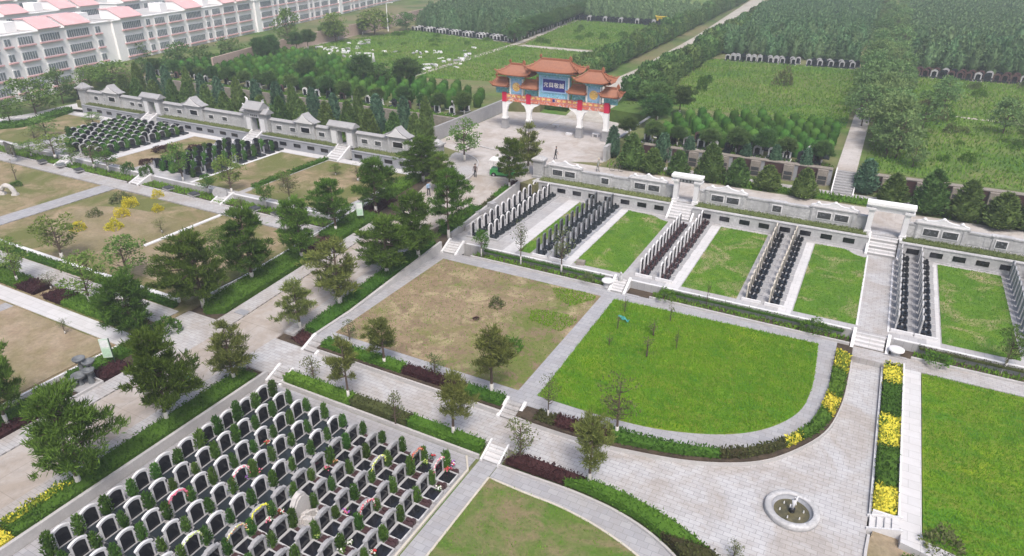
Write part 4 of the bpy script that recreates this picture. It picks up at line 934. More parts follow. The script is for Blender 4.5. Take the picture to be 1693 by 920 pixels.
def tree(g, bx, by, top, w, z, label, cat='tree', group=None, var=None):
    zz = z
    if z == 'road':
        zz = 0.0
        for _ in range(6): zz = zr(at(bx, by, zz)[1])-.1
    x, y = at(bx, by, zz); h = height_to(bx, by, top, zz); r = wide(bx, (by+top)/2, w, zz+h*.5)/2
    k = CNT.get(g[0].name, 0); CNT[g[0].name] = k+1; p = g[(k if var is None else var) % len(g)]; h0, r0 = H0[p.name]
    return place(p, USED, (x, y, zz), U(0, 6.28), label, cat, group, (r/r0, r/r0, h/h0*.97))
# pines along the road
for (bx, by, top, w, wd) in ((133, 805, 648, 150, 'large dark pine over the yellow corner bed beside the road and grave court'), (278, 700, 545, 125, 'large pine in the road hedge with a green litter bin behind it'),
        (640, 455, 360, 118, 'broad dark pine in the road hedge opposite the brown lawn corner'), (692, 428, 318, 98, 'tall dark pine by the upper road hedge, in front of a similar broad one'), (742, 394, 280, 82, 'dark pine standing above the stone steps at the terrace corner')):
    tree(PINE, bx, by, top, w, 'road', wd, 'pine tree', 'pines along the main road')
for (bx, by, top, w, wd) in ((388, 632, 532, 84, 'thin yellowish pine at the end of the road hedge by the plaza'), (497, 545, 462, 72, 'yellowish pine in the dark corner bed beside the pale kerb'), (563, 508, 395, 108, 'yellowish spreading pine in the road hedge by the brown lawn')):
    tree(PINE2, bx, by, top, w, 'road', wd, 'pine tree', 'pines along the main road')
for (bx, by, top, w, wd) in ((226, 563, 455, 112, 'dark pine at the corner of the western plaza and the road'), (337, 508, 386, 118, 'broad dark pine at the rounded end of the western road hedge'), (418, 465, 345, 106, 'dense dark pine in the western road hedge beside the sandy lawn'),
        (500, 430, 328, 92, 'dense dark pine west of the road next to the carved stone group'), (556, 385, 296, 76, 'dark pine west of the road before the plain grey gate'), (622, 352, 264, 80, 'dark pine with whitened trunk in the western lawn corner'),
        (700, 300, 226, 84, 'dark pine hiding the road end of the west wall'), (14, 705, 545, 108, 'bright pine cut by the edge of the view over the sandy ground'), (728, 318, 255, 60, 'dark pine behind the man in the pale blue shirt')):
    tree(PINE, bx, by, top, w, 'road', wd, 'pine tree', 'pines along the main road')
tree(BROAD, 768, 268, 194, 62, 2.4, 'round green tree on the curved island at the gate court', 'tree')
tree(PINE, 842, 312, 230, 60, 2.3, 'pine in front of the green and white cart at the road end', 'pine tree', 'pines along the main road')
tree(PINE2, 873, 287, 204, 62, 2.4, 'layered open pine at the road pillar of the east wall', 'pine tree', 'pines along the main road')
# western side
for g, bx, by, top, w, z, wd in ((BROAD, 150, 503, 413, 80, .2, 'leafy tree with whitened trunk in the western plaza hedge'), (BROAD, 30, 468, 393, 56, .2, 'leafy tree beside the purple hedge at the edge of the view'), (BROAD, 104, 430, 354, 78, .4, 'tall leafy tree by the white edging south of the golden bushes'),
        (BROAD, 214, 465, 392, 92, .4, 'leafy tree over the white edging below the bare ground'), (SPARSE, 85, 478, 450, 34, .2, 'small light tree beside the purple hedge steps'), (SPARSE, 268, 385, 360, 28, .4, 'tiny tree by the marble edging on the golden bush lawn'), (SPARSE, 108, 552, 526, 26, .15, 'lone small round tree on the sandy south west ground'),
        (BROAD, 304, 303, 235, 52, .9, 'bright leafy tree on the bank before the black tombs'), (BROAD, 384, 322, 254, 56, .9, 'leafy tree on the bank beside the black tombs nearest the road'), (SPARSE, 480, 335, 282, 44, 1.2, 'light young tree on the dry lawn behind the white edge stone'),
        (ROUND, 345, 320, 289, 32, .9, 'round headed tree on the bank above the two stone discs'), (ROUND, 440, 343, 303, 32, .9, 'round headed tree on the bank near the road pines'), (ROUND, 180, 284, 250, 36, .9, 'round headed tree on the bank by the box bushes'), (SPARSE, 156, 278, 236, 50, .9, 'light tree on the bank before the hooded tombs'),
        (BROAD, 120, 273, 244, 32, .9, 'small leafy tree on the bank among the flat stone books'), (BROAD, 92, 262, 222, 64, .9, 'wide leafy tree hiding the corner of the hooded tombs'), (BROAD, 52, 258, 230, 44, .9, 'round leafy tree beside the black notice board'), (SAPL, 27, 298, 262, 12, .4, 'thin upright sapling on the dry western lawn'),
        (SPARSE, 60, 238, 210, 48, 1.2, 'spreading bush by the curved end of the hooded tombs'), (BROAD, 78, 228, 192, 56, 1.2, 'wide pale bush on the far lawn behind the hooded tombs'), (BROAD, 155, 208, 185, 36, 1.2, 'pale bush on the far lawn below the grey wall'), (SPARSE, 22, 260, 240, 36, 1.2, 'greyish bush on the dry lawn at the edge of the view'),
        (SPARSE, 400, 345, 325, 22, .5, 'tiny tree at the marble edging beside the lawn path'), (BROAD, 470, 310, 282, 30, 1.2, 'leafy sapling by the white edged hedge on the western terrace'), (SPARSE, 592, 300, 270, 40, 1.2, 'grey bush on the dry lawn below the west wall'), (BROAD, 555, 290, 270, 24, 1.2, 'small bush on the dry lawn close to the white hedge'), (BROAD, 370, 415, 375, 60, .5, 'leafy bush on the sandy lawn behind the dense pine')):
    tree(g, bx, by, top, w, z, wd)
# around the plaza and the central lawns
for g, bx, by, top, w, z, wd in ((TUFT, 577, 662, 562, 62, -.1, 'olive tree with pale trunk between green and purple hedge south of the path'), (TUFT, 636, 605, 528, 64, .4, 'young tree with pale trunk in the hedge below the brown lawn'), (TUFT, 813, 652, 545, 84, .45, 'young pine beside the bright bush on the brown lawn edge'),
        (TUFT, 750, 722, 618, 76, -.1, 'young pine with pale trunk in the green hedge south of the path'), (SPARSE, 1019, 722, 618, 82, .3, 'dusky young tree at the edge of the bright green lawn'), (TUFT, 974, 800, 692, 84, -.1, 'young pine in the hedge south of the forecourt path'),
        (BUSHY, 860, 760, 695, 62, -.1, 'pale bushy tree in the purple hedge by the path junction'), (BUSHY, 654, 700, 646, 38, -.1, 'small bushy tree in the purple hedge by the main path'), (BUSHY, 519, 630, 588, 36, -.05, 'small bare branched tree between the steps and the olive tree'),
        (BUSHY, 719, 620, 584, 40, .42, 'small pale bush in the purple hedge below the brown lawn'), (SPARSE, 906, 690, 618, 40, .4, 'thin grey tree at the lower corner of the bright lawn'), (BUSHY, 578, 562, 530, 30, .46, 'small thin tree at the brown lawn corner path'), (BUSHY, 1212, 925, 895, 34, -.1, 'bare twiggy shrub at the forecourt edge near the fountain'),
        (ROUND, 796, 424, 379, 30, .7, 'round tree on the grass bank beside the terrace steps'), (SPARSE, 861, 437, 360, 32, .8, 'thin tree on the bank before the first strip lawn'), (SPARSE, 928, 450, 372, 44, .8, 'thin tree on the bank before the dark tombs'), (SAPL, 1168, 503, 462, 9, .8, 'bare thin sapling on the bank below the third strip lawn'), (BROAD, 1660, 612, 538, 52, .8, 'young leafy tree on the bank below the last strip lawn'), (SPARSE, 1655, 618, 575, 10, .8, 'pale bare trunk on the bank at the east side')):
    tree(g, bx, by, top, w, z, wd)
for i, (bx, by, top, w) in enumerate(((1033, 516, 490, 12), (1021, 545, 520, 14), (1007, 572, 550, 12), (1108, 532, 500, 12), (1118, 578, 540, 12), (1069, 590, 556, 26), (1080, 555, 528, 20))):
    tree(SAPL, bx, by, top, w, .5, 'thin dead looking sapling in the bright green lawn', 'sapling', 'saplings in the bright lawn')
# ------------------------------------------------------------------ bushes
GB = [shrub_leaf(k, .85, .95, 900, .15, G['gold'], True) for k in range(3)]
for k, (x, y, r, wd) in enumerate(((130, 380, 30, 'golden bush set apart nearest the road end of the group'), (190, 378, 33, 'golden bush lowest in the close cluster of four'), (203, 357, 30, 'golden bush in the middle of the close cluster of four'), (215, 340, 30, 'golden bush at the top of the close cluster of four'), (261, 348, 22, 'smaller golden bush on the side towards the road'), (261, 326, 24, 'smaller golden bush closest to the lawn path'))):
    X, Y = at(x, y, .4); s = wide(x, y, r, .8)/2.05; o = link('golden_bush', GB[k % 3], None, (X, Y, .36)); o.scale = (s, s, s); o.rotation_euler = (0, 0, k); tag(o, wd, 'bush', 'golden bushes on the dry lawn')
SB = [shrub_leaf(10+k, .8, .8, 520, .17, G['hedge2']) for k in range(2)]; SBg = [shrub_leaf(14+k, .8, .8, 420, .17, G['sparse']) for k in range(2)]; SBp = shrub_leaf(17, .8, .55, 620, .16, G['purple']); SBd = shrub_leaf(18, .8, .85, 900, .15, G['hedge'])
def bush(me, px, py, w, z, wd, hs=1.0, group=None, name='bush'):
    X, Y = at(px, py, z); s = wide(px, py, w, z)/1.6; o = link(name, me, None, (X, Y, z-.03)); o.scale = (s, s, s*hs); o.rotation_euler = (0, 0, U(0, 6)); return tag(o, wd, 'bush', group)
for me, px, py, w, z, wd, hs in ((SBg[0], 158, 357, 22, .4, 'small grey green bush among the golden bushes', 1), (SBg[1], 200, 333, 34, .4, 'flat grey green bush behind the golden cluster', .8), (SB[0], 845, 578, 34, .5, 'bright green bush behind the young pine on the brown lawn', 1.3), (SBg[0], 821, 507, 26, .5, 'small green bush in the middle of the brown lawn', 1.2), (SBp, 787, 528, 10, .5, 'tiny dark tuft on the brown lawn', 1.2),
        (SBd, 48, 862, 46, -.05, 'clipped dark dome bush in the yellow corner bed', .8), (SBd, 170, 516, 28, .15, 'round clipped bush in the western plaza hedge', .9), (SBd, 118, 492, 24, .15, 'small clipped ball in the western plaza hedge', .9), (SBd, 14, 448, 30, .15, 'clipped ball bush at the edge of the western plaza', .9), (SBd, 28, 308, 16, .4, 'small round bush beside the white arched stone', 1),
        (SBd, 212, 283, 18, 1.15, 'clipped box bush on the far side of the small white steps', 1.5), (SBd, 243, 289, 20, 1.15, 'clipped box bush on the near side of the small white steps', 1.4), (SBp, 245, 270, 26, 1.25, 'oval purple bush nearest the black tombs', .8), (SBp, 272, 249, 32, 1.25, 'long oval purple bush on the dry lawn', .7), (SBp, 325, 247, 28, 1.25, 'purple bush below the grey wall', .7), (SBd, 275, 548, 44, .1, 'rounded yellow green bush at the road corner of the western plaza', .9),
        (SB[1], 1100, 492, 30, .8, 'dark green bush on the bank beside the small terrace steps', .9), (SB[1], 1345, 543, 40, .8, 'green bush on the bank near the broad steps', .7), (SB[0], 1550, 598, 38, .8, 'green bush on the bank east of the broad steps', .8), (SBg[1], 1560, 905, 60, .5, 'wispy grey green bush at the near corner of the east lawn', 1.0), (SBg[0], 972, 462, 22, .9, 'spiky plant behind the round white stone', .9),
        (SB[0], 1560, 267, 18, 4.2, 'dark bush on the weedy meadow above the dark wall panels', 1.2), (SB[1], 1599, 268, 22, 4.2, 'larger dark bush on the weedy meadow above the dark wall panels', 1.4), (SBd, 1160, 150, 16, 4.2, 'tall dark bush in the middle of the meadow east of the far road', 2.6), (SBd, 1171, 138, 10, 4.2, 'narrow dark bush in the middle of the meadow east of the far road', 2.6), (SBg[0], 1295, 142, 32, 4.2, 'pale round tree like bush on the meadow by the arched graves', 1.5),
        (SBd, 765, 222+10, 26, 2.4, 'low dark bushes under the tree on the curved island', .7)):
    bush(me, px, py, w, z, wd, hs)
for k in range(26):
    px, py = 890+U(-30, 170), 46+U(0, 38)
    X, Y = at(px, py, 4.2)
    if -77 < X < -52 and 155 < Y < 203: bush(SB[k % 2], px, py, U(9, 15), 4.2, 'dark round shrub dotted over the far meadow', U(.9, 1.5), 'shrubs dotted over the far meadow')
for k in range(34):
    X, Y = U(2, 42), U(98, 149); q = px_of(X, Y, 4.2); bush([SB, SBg][k % 2][k//2 % 2], q[0], q[1], U(12, 26), 4.2, 'blue green shrub scattered over the meadow beyond the avenue', U(.8, 1.4), 'shrubs scattered beyond the avenue')
for k in range(16):
    X, Y = U(-116, -84), U(118, 160); q = px_of(X, Y, 4.2); bush(SB[k % 2], q[0], q[1], U(7, 14), 4.2, 'weedy bush among the marble rubble', U(.7, 1.2), 'bushes among the marble rubble')

# ------------------------------------------------------------------ hedges
def hedge(poly, z, h, m, wd, dens=75, leaf=.15, zf=None, name='hedge', cat='hedge', group=None):
    return tag(link(name, hedge_mesh(poly, z, h, G[m], dens, leaf, zf)), wd, cat, group)
zroad = lambda x, y: zr(y)-.1
hedge(rect(-36.2, 10.5, -34.6, 26.8), 0, .62, 'hedge', 'long clipped hedge between the road and the grave court', zf=zroad)
hedge([(-36.2, 9.0), (-34.6, 8.5), (-34.6, 10.4), (-36.2, 10.4)], 0, .5, 'yellow', 'yellow shrubs at the pointed end of the road hedge', zf=zroad)
hedge([(-36.2, 10.6), (-35.5, 10.6), (-35.5, 14.2), (-36.2, 13.6)], 0, .66, 'yellow', 'yellow shrubs along the road side of the long clipped hedge', zf=zroad)
hedge([(-36.1, 33.2), (-34.6, 33.0), (-34.6, 49.6), (-36.1, 49.6)], 0, .62, 'hedge', 'clipped hedge between the road and the brown lawn', zf=zroad)
hedge([(-36.3, 31.8), (-34.7, 31.4), (-34.7, 32.9), (-36.3, 33.0)], 0, .22, 'purple', 'low dark planting in the rounded bed end by the plaza', zf=zroad)
hedge(rect(-36.0, 52.0, -34.6, 58.5), 0, .62, 'hedge', 'dark hedge bed above the terrace corner steps', zf=zroad)
hedge(rect(-35.2, 58.8, -34.6, 61.5), 0, .5, 'mixed', 'bronze and yellow planting beside the rough stone wall', zf=zroad)
hedge(rect(-35.4, 61.6, -34.6, 64.8), 0, .5, 'hedge2', 'green hedge bed beside the first tombs', zf=zroad); hedge(rect(-35.2, 64.9, -34.6, 66.6), 0, .5, 'purple', 'purple planting at the top of the road bed', zf=zroad)
hedge([(-45.9, 6), (-44.6, 6), (-44.6, 18.6), (-45.9, 18.6)], 0, .6, 'hedge', 'green hedge between the road and the sandy ground', zf=zroad)
hedge([(-44.6, 6), (-43.65, 6), (-43.65, 18.6), (-44.6, 18.6)], 0, .45, 'purple', 'dark purple hedge along the western sidewalk', zf=zroad)
hedge([(-45.2, 21.3), (-43.7, 21.3), (-43.7, 23.6), (-45.2, 23.4)], 0, .5, 'purple', 'purple hedge beside the stone bowl sculpture', zf=zroad)
hedge([(-46.6, 20.4), (-45.3, 20.4), (-45.3, 25.8), (-43.9, 23.8), (-43.7, 25.6), (-44.6, 26.6), (-46.6, 26.4)], 0, .6, 'hedge', 'green hedge behind the green and white signboard', zf=zroad)
hedge([(-46.6, 32.6), (-45.4, 31.3), (-43.9, 32.2), (-43.8, 42.5), (-46.6, 42.5)], 0, .62, 'hedge', 'broad clipped hedge at the rounded end of the western road bed', zf=zroad)
hedge(rect(-45.6, 42.6, -43.8, 46.4), 0, .45, 'purple', 'dark purple planting in the western road bed', zf=zroad)
hedge(rect(-46.6, 46.5, -43.8, 52.5), 0, .6, 'hedge', 'clipped hedge in the western road bed by the green sign', zf=zroad); hedge(rect(-46.6, 52.6, -44.6, 57), 0, .45, 'purple', 'purple bed under the pines at the top of the west road side', zf=zroad)
hedge(rect(-47.3, 57.3, -45.5, 63.5), 0, .7, 'hedge2', 'bright hedge beside the man in the pale blue shirt', zf=zroad)
for (x0, x1, m, wd) in ((-69, -63.6, 'hedge2', 'bright green hedge segment farthest along the western cross path'), (-63.5, -60.9, 'purple', 'purple hedge segment before the small hedge steps'), (-59.6, -57.0, 'purple', 'purple hedge segment after the small hedge steps'), (-56.9, -50.2, 'hedge2', 'bright green hedge segment along the western cross path'), (-50.1, -48.0, 'mixed', 'bronze hedge segment at the road end of the cross path')):
    hedge(rect(x0, 26.5, x1, 28.2), .1, .55, m, wd)
for (x0, x1, m, wd) in ((-79, -70, 'hedge', 'dark hedge segment far along the white marble edging'), (-69.5, -61, 'hedge', 'dark hedge segment below the golden bush lawn'), (-60.5, -54, 'hedge2', 'bright hedge segment below the bare sandy ground'), (-53.5, -48.2, 'hedge', 'dark hedge segment near the road below the bare ground')):
    hedge(rect(x0, 30.55, x1, 31.15), .1, .6, m, wd)
def nb(a, b):
    """bed outline between the plaza wall and the lawn path, from fraction a to b of its length"""
    lo = resample([(x, y+.16) if x < -16 else (x-.12*(1 if x > -2 else 0), y+.14*(1 if x < 1 else 0)) for x, y in [p for p in north if p[0] > -16.0 and p[1] < 48.9]], 101); hi = resample([(x, y-.08) if x < 0 else (x+.08, y) for x, y in [p for p in path_c if p[0] > -16.0 and p[1] < 48.9]], 101)
    i, j = int(a*100), int(b*100); return lo[i:j+1]+hi[i:j+1][::-1]
for a, b, m, h, wd in ((.0, .05, 'mixed', .3, 'low bronze planting beside the steps below the bright lawn'), (.05, .17, 'purple', .42, 'bronze purple hedge right after the steps below the bright lawn'), (.17, .40, 'hedge', .55, 'long green hedge on the curve below the bright lawn'), (.40, .555, 'mixed', .5, 'dark bronze hedge on the curve above the forecourt'), (.555, .60, 'yellow', .45, 'yellow shrub patch beside the dark bronze hedge'),
        (.60, .72, 'hedge', .5, 'green hedge on the bend above the fountain court'), (.72, .79, 'yellow', .45, 'yellow shrub band in the bend above the fountain court'), (.79, .91, 'hedge2', .5, 'green hedge on the straight stretch beside the walkway'), (.91, 1.0, 'yellow', .5, 'yellow shrub patch at the top end of the curved bed')):
    hedge(nb(a, b), .42, h, m, wd, leaf=.18)
for (x0, x1, m, wd) in ((-32.9, -29.8, 'hedge', 'dark green hedge block beside the brown lawn corner steps'), (-29.7, -25.6, 'hedge2', 'green hedge below the brown lawn near its corner'), (-25.5, -20.6, 'purple', 'dark purple hedge below the brown lawn'), (-20.5, -17.6, 'hedge', 'green hedge below the brown lawn beside the steps')):
    hedge(rect(x0, 31.42, x1, 32.35), .42, .55, m, wd)
for (x0, x1, m, wd) in ((-32.9, -27.0, 'hedge2', 'green hedge above the grave court by its corner steps'), (-26.9, -22.4, 'mixed', 'dark bronze hedge above the grave court'), (-22.3, -16.9, 'hedge2', 'green hedge above the grave court by the path junction')):
    hedge(rect(x0, 27.52, x1, 28.4), -.3, .72, m, wd)
def sb(a, b):
    lo = resample([(x, y+.1) for x, y in se_out if x < -.6], 101); hi = resample([(x, y-.1) for x, y in [p for p in south if p[0] > -15.5 and p[1] > 20]], 101); i, j = int(a*100), int(b*100); return lo[i:j+1]+hi[i:j+1][::-1]
for a, b, m, wd in ((.02, .24, 'purple', 'bronze purple hedge after the white junction steps'), (.24, .60, 'hedge2', 'long green hedge on the south curve of the forecourt'), (.60, .78, 'mixed', 'mixed bronze hedge on the south curve of the forecourt'), (.78, .99, 'purple', 'purple hedge at the near end of the south curve')):
    hedge(sb(a, b), -.3, .66, m, wd)
for (y0, y1, m, wd) in ((33.1, 35.3, 'yellow', 'yellow shrub block nearest the little side steps of the striped bed'), (35.3, 39.0, 'hedge', 'dark green block after the nearest yellow block of the striped bed'), (39.0, 42.3, 'yellow', 'yellow shrub block in the middle of the striped bed'), (42.3, 46.3, 'hedge', 'dark green block beyond the middle yellow block of the striped bed'), (46.3, 49.0, 'yellow', 'yellow shrub block at the terrace end of the striped bed')):
    hedge(rect(4.4, y0, 5.48, y1), .1, .55, m, wd, leaf=.18)
hedge([(5.8, 30.6), (6.6, 30.8), (9.2, 30.0), (9.0, 29.3), (7, 29.9)], .05, .4, 'hedge', 'low green planting in the bare bed by the east lawn corner')
for (x0, x1, wd) in ((-30.2, -18.0, 'low hedge along the terrace edge above the first grass bank'), (-12.8, 1.4, 'low hedge along the terrace edge between the two steps'), (6.4, 24, 'low hedge along the terrace edge east of the broad steps')):
    hedge(rect(x0, 51.0, x1, 51.3), .95, .32, 'mixed' if x0 > 5 else 'hedge', wd, 60, .12)
hedge(rect(-63.4, 53.5, -62.8, 66.2), 1.2, .5, 'hedge', 'narrow hedge beside white stones on the western terrace', 40, .2)
hedge(smoothline([at(x, y, 1.2) for x, y in ((0, 208), (40, 205), (80, 192), (115, 183), (118, 187), (85, 198), (45, 210), (0, 215))], 24), 1.2, .7, 'hedge', 'clipped hedge along the curved path at the far western corner', 20, .3)
for (x0, y0, x1, y1, wd) in ((-47.4, 100.5, -43.6, 102.2, 'clipped hedge block just behind the painted gate'), (-47.0, 104, -43.6, 106.5, 'second clipped hedge block behind the painted gate'), (-36.2, 103.5, -31, 105.4, 'clipped hedge block east of the far road behind the gate')):
    hedge(rect(x0, y0, x1, y1), 2.6 if y0 < 103 else 3.2, 1.0, 'hedge', wd, 30, .25)
hedge(rect(-13, 77.2, 2.2, 79.0), 2.35, .35, 'yellow' if False else 'hedge2', 'low bright green ground cover behind the wide gateway', 30, .2)

# ------------------------------------------------------------------ cypresses behind the walls
CONE = [cone_leaf(40+k, 4.0, 1.15, 1300, .34, G['cone'], .12, .03) for k in range(3)]; JUN = [cone_leaf(50+k, 4.6, .85, 1200, .30, G['blue'], .3, .03) for k in range(3)]
def cyp(ms, x, y, z, h, w, wd, group, cat='cypress'):
    k = random.randrange(3); o = link('cypress_tree', ms[k], None, (x, y, z)); r0, h0 = ((1.15, 4.0) if ms is CONE else (.85, 4.6)); o.scale = (w/2/r0, w/2/r0, h/h0); o.rotation_euler = (0, 0, U(0, 6)); return tag(o, wd, cat, group)
for k, (px, py, top, w) in enumerate(((1043, 279, 222, 42), (1078, 286, 246, 36), (1120, 291, 250, 36), (1172, 299, 240, 46), (1217, 306, 263, 40), (1267, 313, 274, 42), (1327, 327, 280, 40), (1473, 338, 288, 46), (1533, 353, 283, 54), (1592, 364, 300, 52), (1650, 376, 320, 58), (1700, 380, 330, 50))):
    x, y = at(px, py, 2.4); cyp(CONE, x, y, 2.4, height_to(px, py, top, 2.4), wide(px, py, w, 3.5), f'bushy green cypress, {ORD[k+1]} from the gate court in the front row behind the east wall', 'bushy cypresses behind the east wall')
for k, (px, py, top, w) in enumerate(((1012, 260, 209, 23), (1094, 268, 220, 27), (1137, 272, 226, 21), (1229, 283, 237, 22), (1277, 290, 240, 22), (1327, 298, 245, 21), (1427, 319, 264, 36))):
    x, y = at(px, py, 2.4); cyp(JUN, x, y, 2.4, height_to(px, py, top, 2.4), wide(px, py, w, 3.5), f'slim bluish cypress, {ORD[k+1]} from the gate court in the rear row behind the east wall', 'bluish cypresses behind the east wall')
for k in range(16):
    x = -53.5-4.05*k+U(-.5, .5); cyp(CONE, x, 73.4+U(-.4, .4), 2.4, U(3.8, 4.9), U(2.1, 2.6), f'bushy green cypress, {ORD[k+1]} from the gate court in the front row behind the west wall', 'bushy cypresses behind the west wall')
for k in range(16):
    x = -54.3-4.05*k+U(-.4, .4); cyp(JUN if k % 3 else CONE, x, 77.2+U(-.4, .4), 2.4, U(4.8, 6.0), U(1.9, 2.3), f'taller dark cypress, {ORD[k+1]} from the gate court in the rear row behind the west wall', 'tall cypresses behind the west wall')

# ------------------------------------------------------------------ clipped evergreens of the northern terraces
TOPI = [cone_leaf(60+k, 2.1, .66, 170, .17, G['topi'], .95, .0, True, None, .22, .97, .25) for k in range(4)]
def inside(x, y, poly):
    c = False
    for i in range(len(poly)):
        (a, b), (d, e) = poly[i], poly[(i+1) % len(poly)]
        if (b > y) != (e > y) and x < (d-a)*(y-b)/(e-b)+a: c = not c
    return c
def topiary(poly, dx, dy, z, wd, group, cap):
    xs = [p[0] for p in poly]; ys = [p[1] for p in poly]; L = []; j = 0; y = min(ys)
    while y < max(ys):
        x = min(xs)+(j % 2)*dx/2
        while x < max(xs):
            if inside(x, y, poly): L.append((x, y))
            x += dx
        y += dy; j += 1
    L.sort(key=lambda p: proj((p[0], p[1], z))[2])
    for k, (x, y) in enumerate(L[:cap]):
        s = U(.9, 1.08); o = link('clipped_evergreen', TOPI[random.randrange(4)], None, (x+U(-.07, .07), y+U(-.07, .07), z)); o.scale = (s, s, s*U(.92, 1.08)); o.rotation_euler = (0, 0, U(0, 6)); tag(o, wd, 'evergreen', group)
    rest = L[cap:]
    return rest
left = [(-124, 99), (-124, 114), (-113, 116), (-92, 109), (-80, 104), (-55, 96.5), (-53.4, 88), (-120, 88)]
rest = topiary(left, 2.45, 2.6, 4.2, 'round topped clipped evergreen in the dense rows west of the painted gate', 'clipped evergreens west of the gate', 300)
topiary([(-25, 88), (-24.5, 97), (-14, 102), (-3.6, 102), (-3.6, 86), (-24, 86)], 2.2, 2.4, 4.2, 'round topped clipped evergreen in the dense rows east of the painted gate', 'clipped evergreens east of the gate', 300)
def mass(name, src, pts, mat, wd, cat, zs, ss):
    """one object holding a far mass of plants, each a copy of the given mesh data"""
    n = len(src.vertices); V0 = np.empty(n*3, np.float32); src.vertices.foreach_get('co', V0); V0 = V0.reshape(-1, 3); m = len(src.polygons); F0 = np.empty(m*4, np.int32); src.polygons.foreach_get('vertices', F0); F0 = F0.reshape(-1, 4)
    Vs, Fs = [], []
    for k, (x, y) in enumerate(pts):
        a = U(0, 6.28); c, s = math.cos(a), math.sin(a); sc = U(*ss); V = V0*np.array([sc, sc, sc*U(.85, 1.15)]); V = np.column_stack([V[:, 0]*c-V[:, 1]*s+x, V[:, 0]*s+V[:, 1]*c+y, V[:, 2]+zs]); Vs.append(V); Fs.append(F0+k*n)
    o = link(name, np_mesh(name, np.concatenate(Vs), np.concatenate(Fs), mat)); return tag(o, wd, cat, None, 'stuff')
if rest: mass('clipped_evergreens', TOPI[0], rest, G['topi'], 'far rows of round topped clipped evergreens west of the painted gate', 'evergreens', 4.2, (.85, 1.15))
FLAT = [tree_proto('pine_tree', pine_meshes(60+k, 3.6, 1.9, .1, .42, G['row'], BK, .42)) for k in range(3)]
for p in FLAT: H0[p.name] = (3.6, 2.3)
for k in range(19): place(FLAT[k % 3], USED, (-53.8-3.7*k+U(-.5, .5), 84.8+U(-.4, 1.6), 4.2), U(0, 6), f'flat topped pine, {ORD[k+1]} from the gate in front of the western clipped evergreens', 'pine tree', 'flat pines on the western terrace edge', U(.62, .85))
for k in range(3): place(FLAT[k % 3], USED, (-52-9*k+U(-2, 2)-20, 92+U(-2, 6), 4.2), U(0, 6), 'dark pine rising among the clipped evergreens west of the gate', 'pine tree', 'pines among the western clipped evergreens', U(1.0, 1.35))
for k in range(8): place(FLAT[k % 3], USED, (-27.2+3.2*k+U(-.5, .5), 84.2+U(-.3, .8), 4.2), U(0, 6), f'flat topped pine, {ORD[k+1]} from the gate court before the eastern clipped evergreens', 'pine tree', 'flat pines on the eastern terrace edge', U(.62, .85))
for k, (x, y, s) in enumerate(((-27.5, 96, 1.3), (-26.2, 91, 1.2), (-29.5, 101, 1.1), (-25.4, 100, 1.1))): place(FLAT[k % 3], USED, (x, y, 4.2), U(0, 6), 'spreading pine beside the gate court where the eastern evergreens begin', 'pine tree', 'spreading pines beside the gate court', s)
# ------------------------------------------------------------------ hedgerows of pines along the far road
ROWT = [cone_leaf(80+k, 3.6, 1.35, 520, .46, G['row'], .75, .1) for k in range(4)]
def rowtrees(x0, y0, x1, y1, step, wd, group, s=1.0, two=True):
    L = math.hypot(x1-x0, y1-y0); n = int(L/step)
    for k in range(n):
        t = k/n
        for r in range(2 if two else 1):
            o = link('roadside_pine', ROWT[random.randrange(4)], None, (x0+(x1-x0)*t+U(-.4, .4)+r*2.3, y0+(y1-y0)*t+U(-.6, .6), 4.2)); q = s*U(.8, 1.2); o.scale = (q, q, q*U(.85, 1.15)); o.rotation_euler = (0, 0, U(0, 6)); tag(o, wd, 'pine tree', group)
rowtrees(-49.4, 112, -58.5, 330, 2.45, 'bushy pine in the row on the west side of the far road', 'pines west of the far road', 1.0)
rowtrees(-35.2, 107, -38.6, 245, 2.45, 'bushy pine in the row on the east side of the far road', 'pines east of the far road', 1.0)
ACA = [tree_proto('acacia_tree', broad_meshes(60+k, 5.2, 2.3, 1300, .34, .3, G['acacia'], BK, 34, 0, .8)) for k in range(4)]
for k in range(78):
    t = k/77; y = 91+(265-91)*t**1.15; x = (-.9 if k % 2 else 2.6)-2.2*t+U(-.8, .8)
    if k % 2 and y < 103: x = 2.2
    place(ACA[k % 4], USED, (x, y, 4.1), U(0, 6), 'pale feathery acacia in the avenue running north from the stone stairs', 'tree', 'acacias of the avenue', U(.8, 1.2))
for k, (x, y, s) in enumerate(((6, 107, 1.0), (15.5, 110, .9), (17.5, 104.5, .8), (23, 106, .9), (5.0, 88, .6), (9.0, 124, .9), (27, 122, .8))): place(ACA[k % 4], USED, (x, y, 4.2), U(0, 6), 'lone feathery tree on the meadow beyond the avenue', 'tree', 'lone trees beyond the avenue', s)
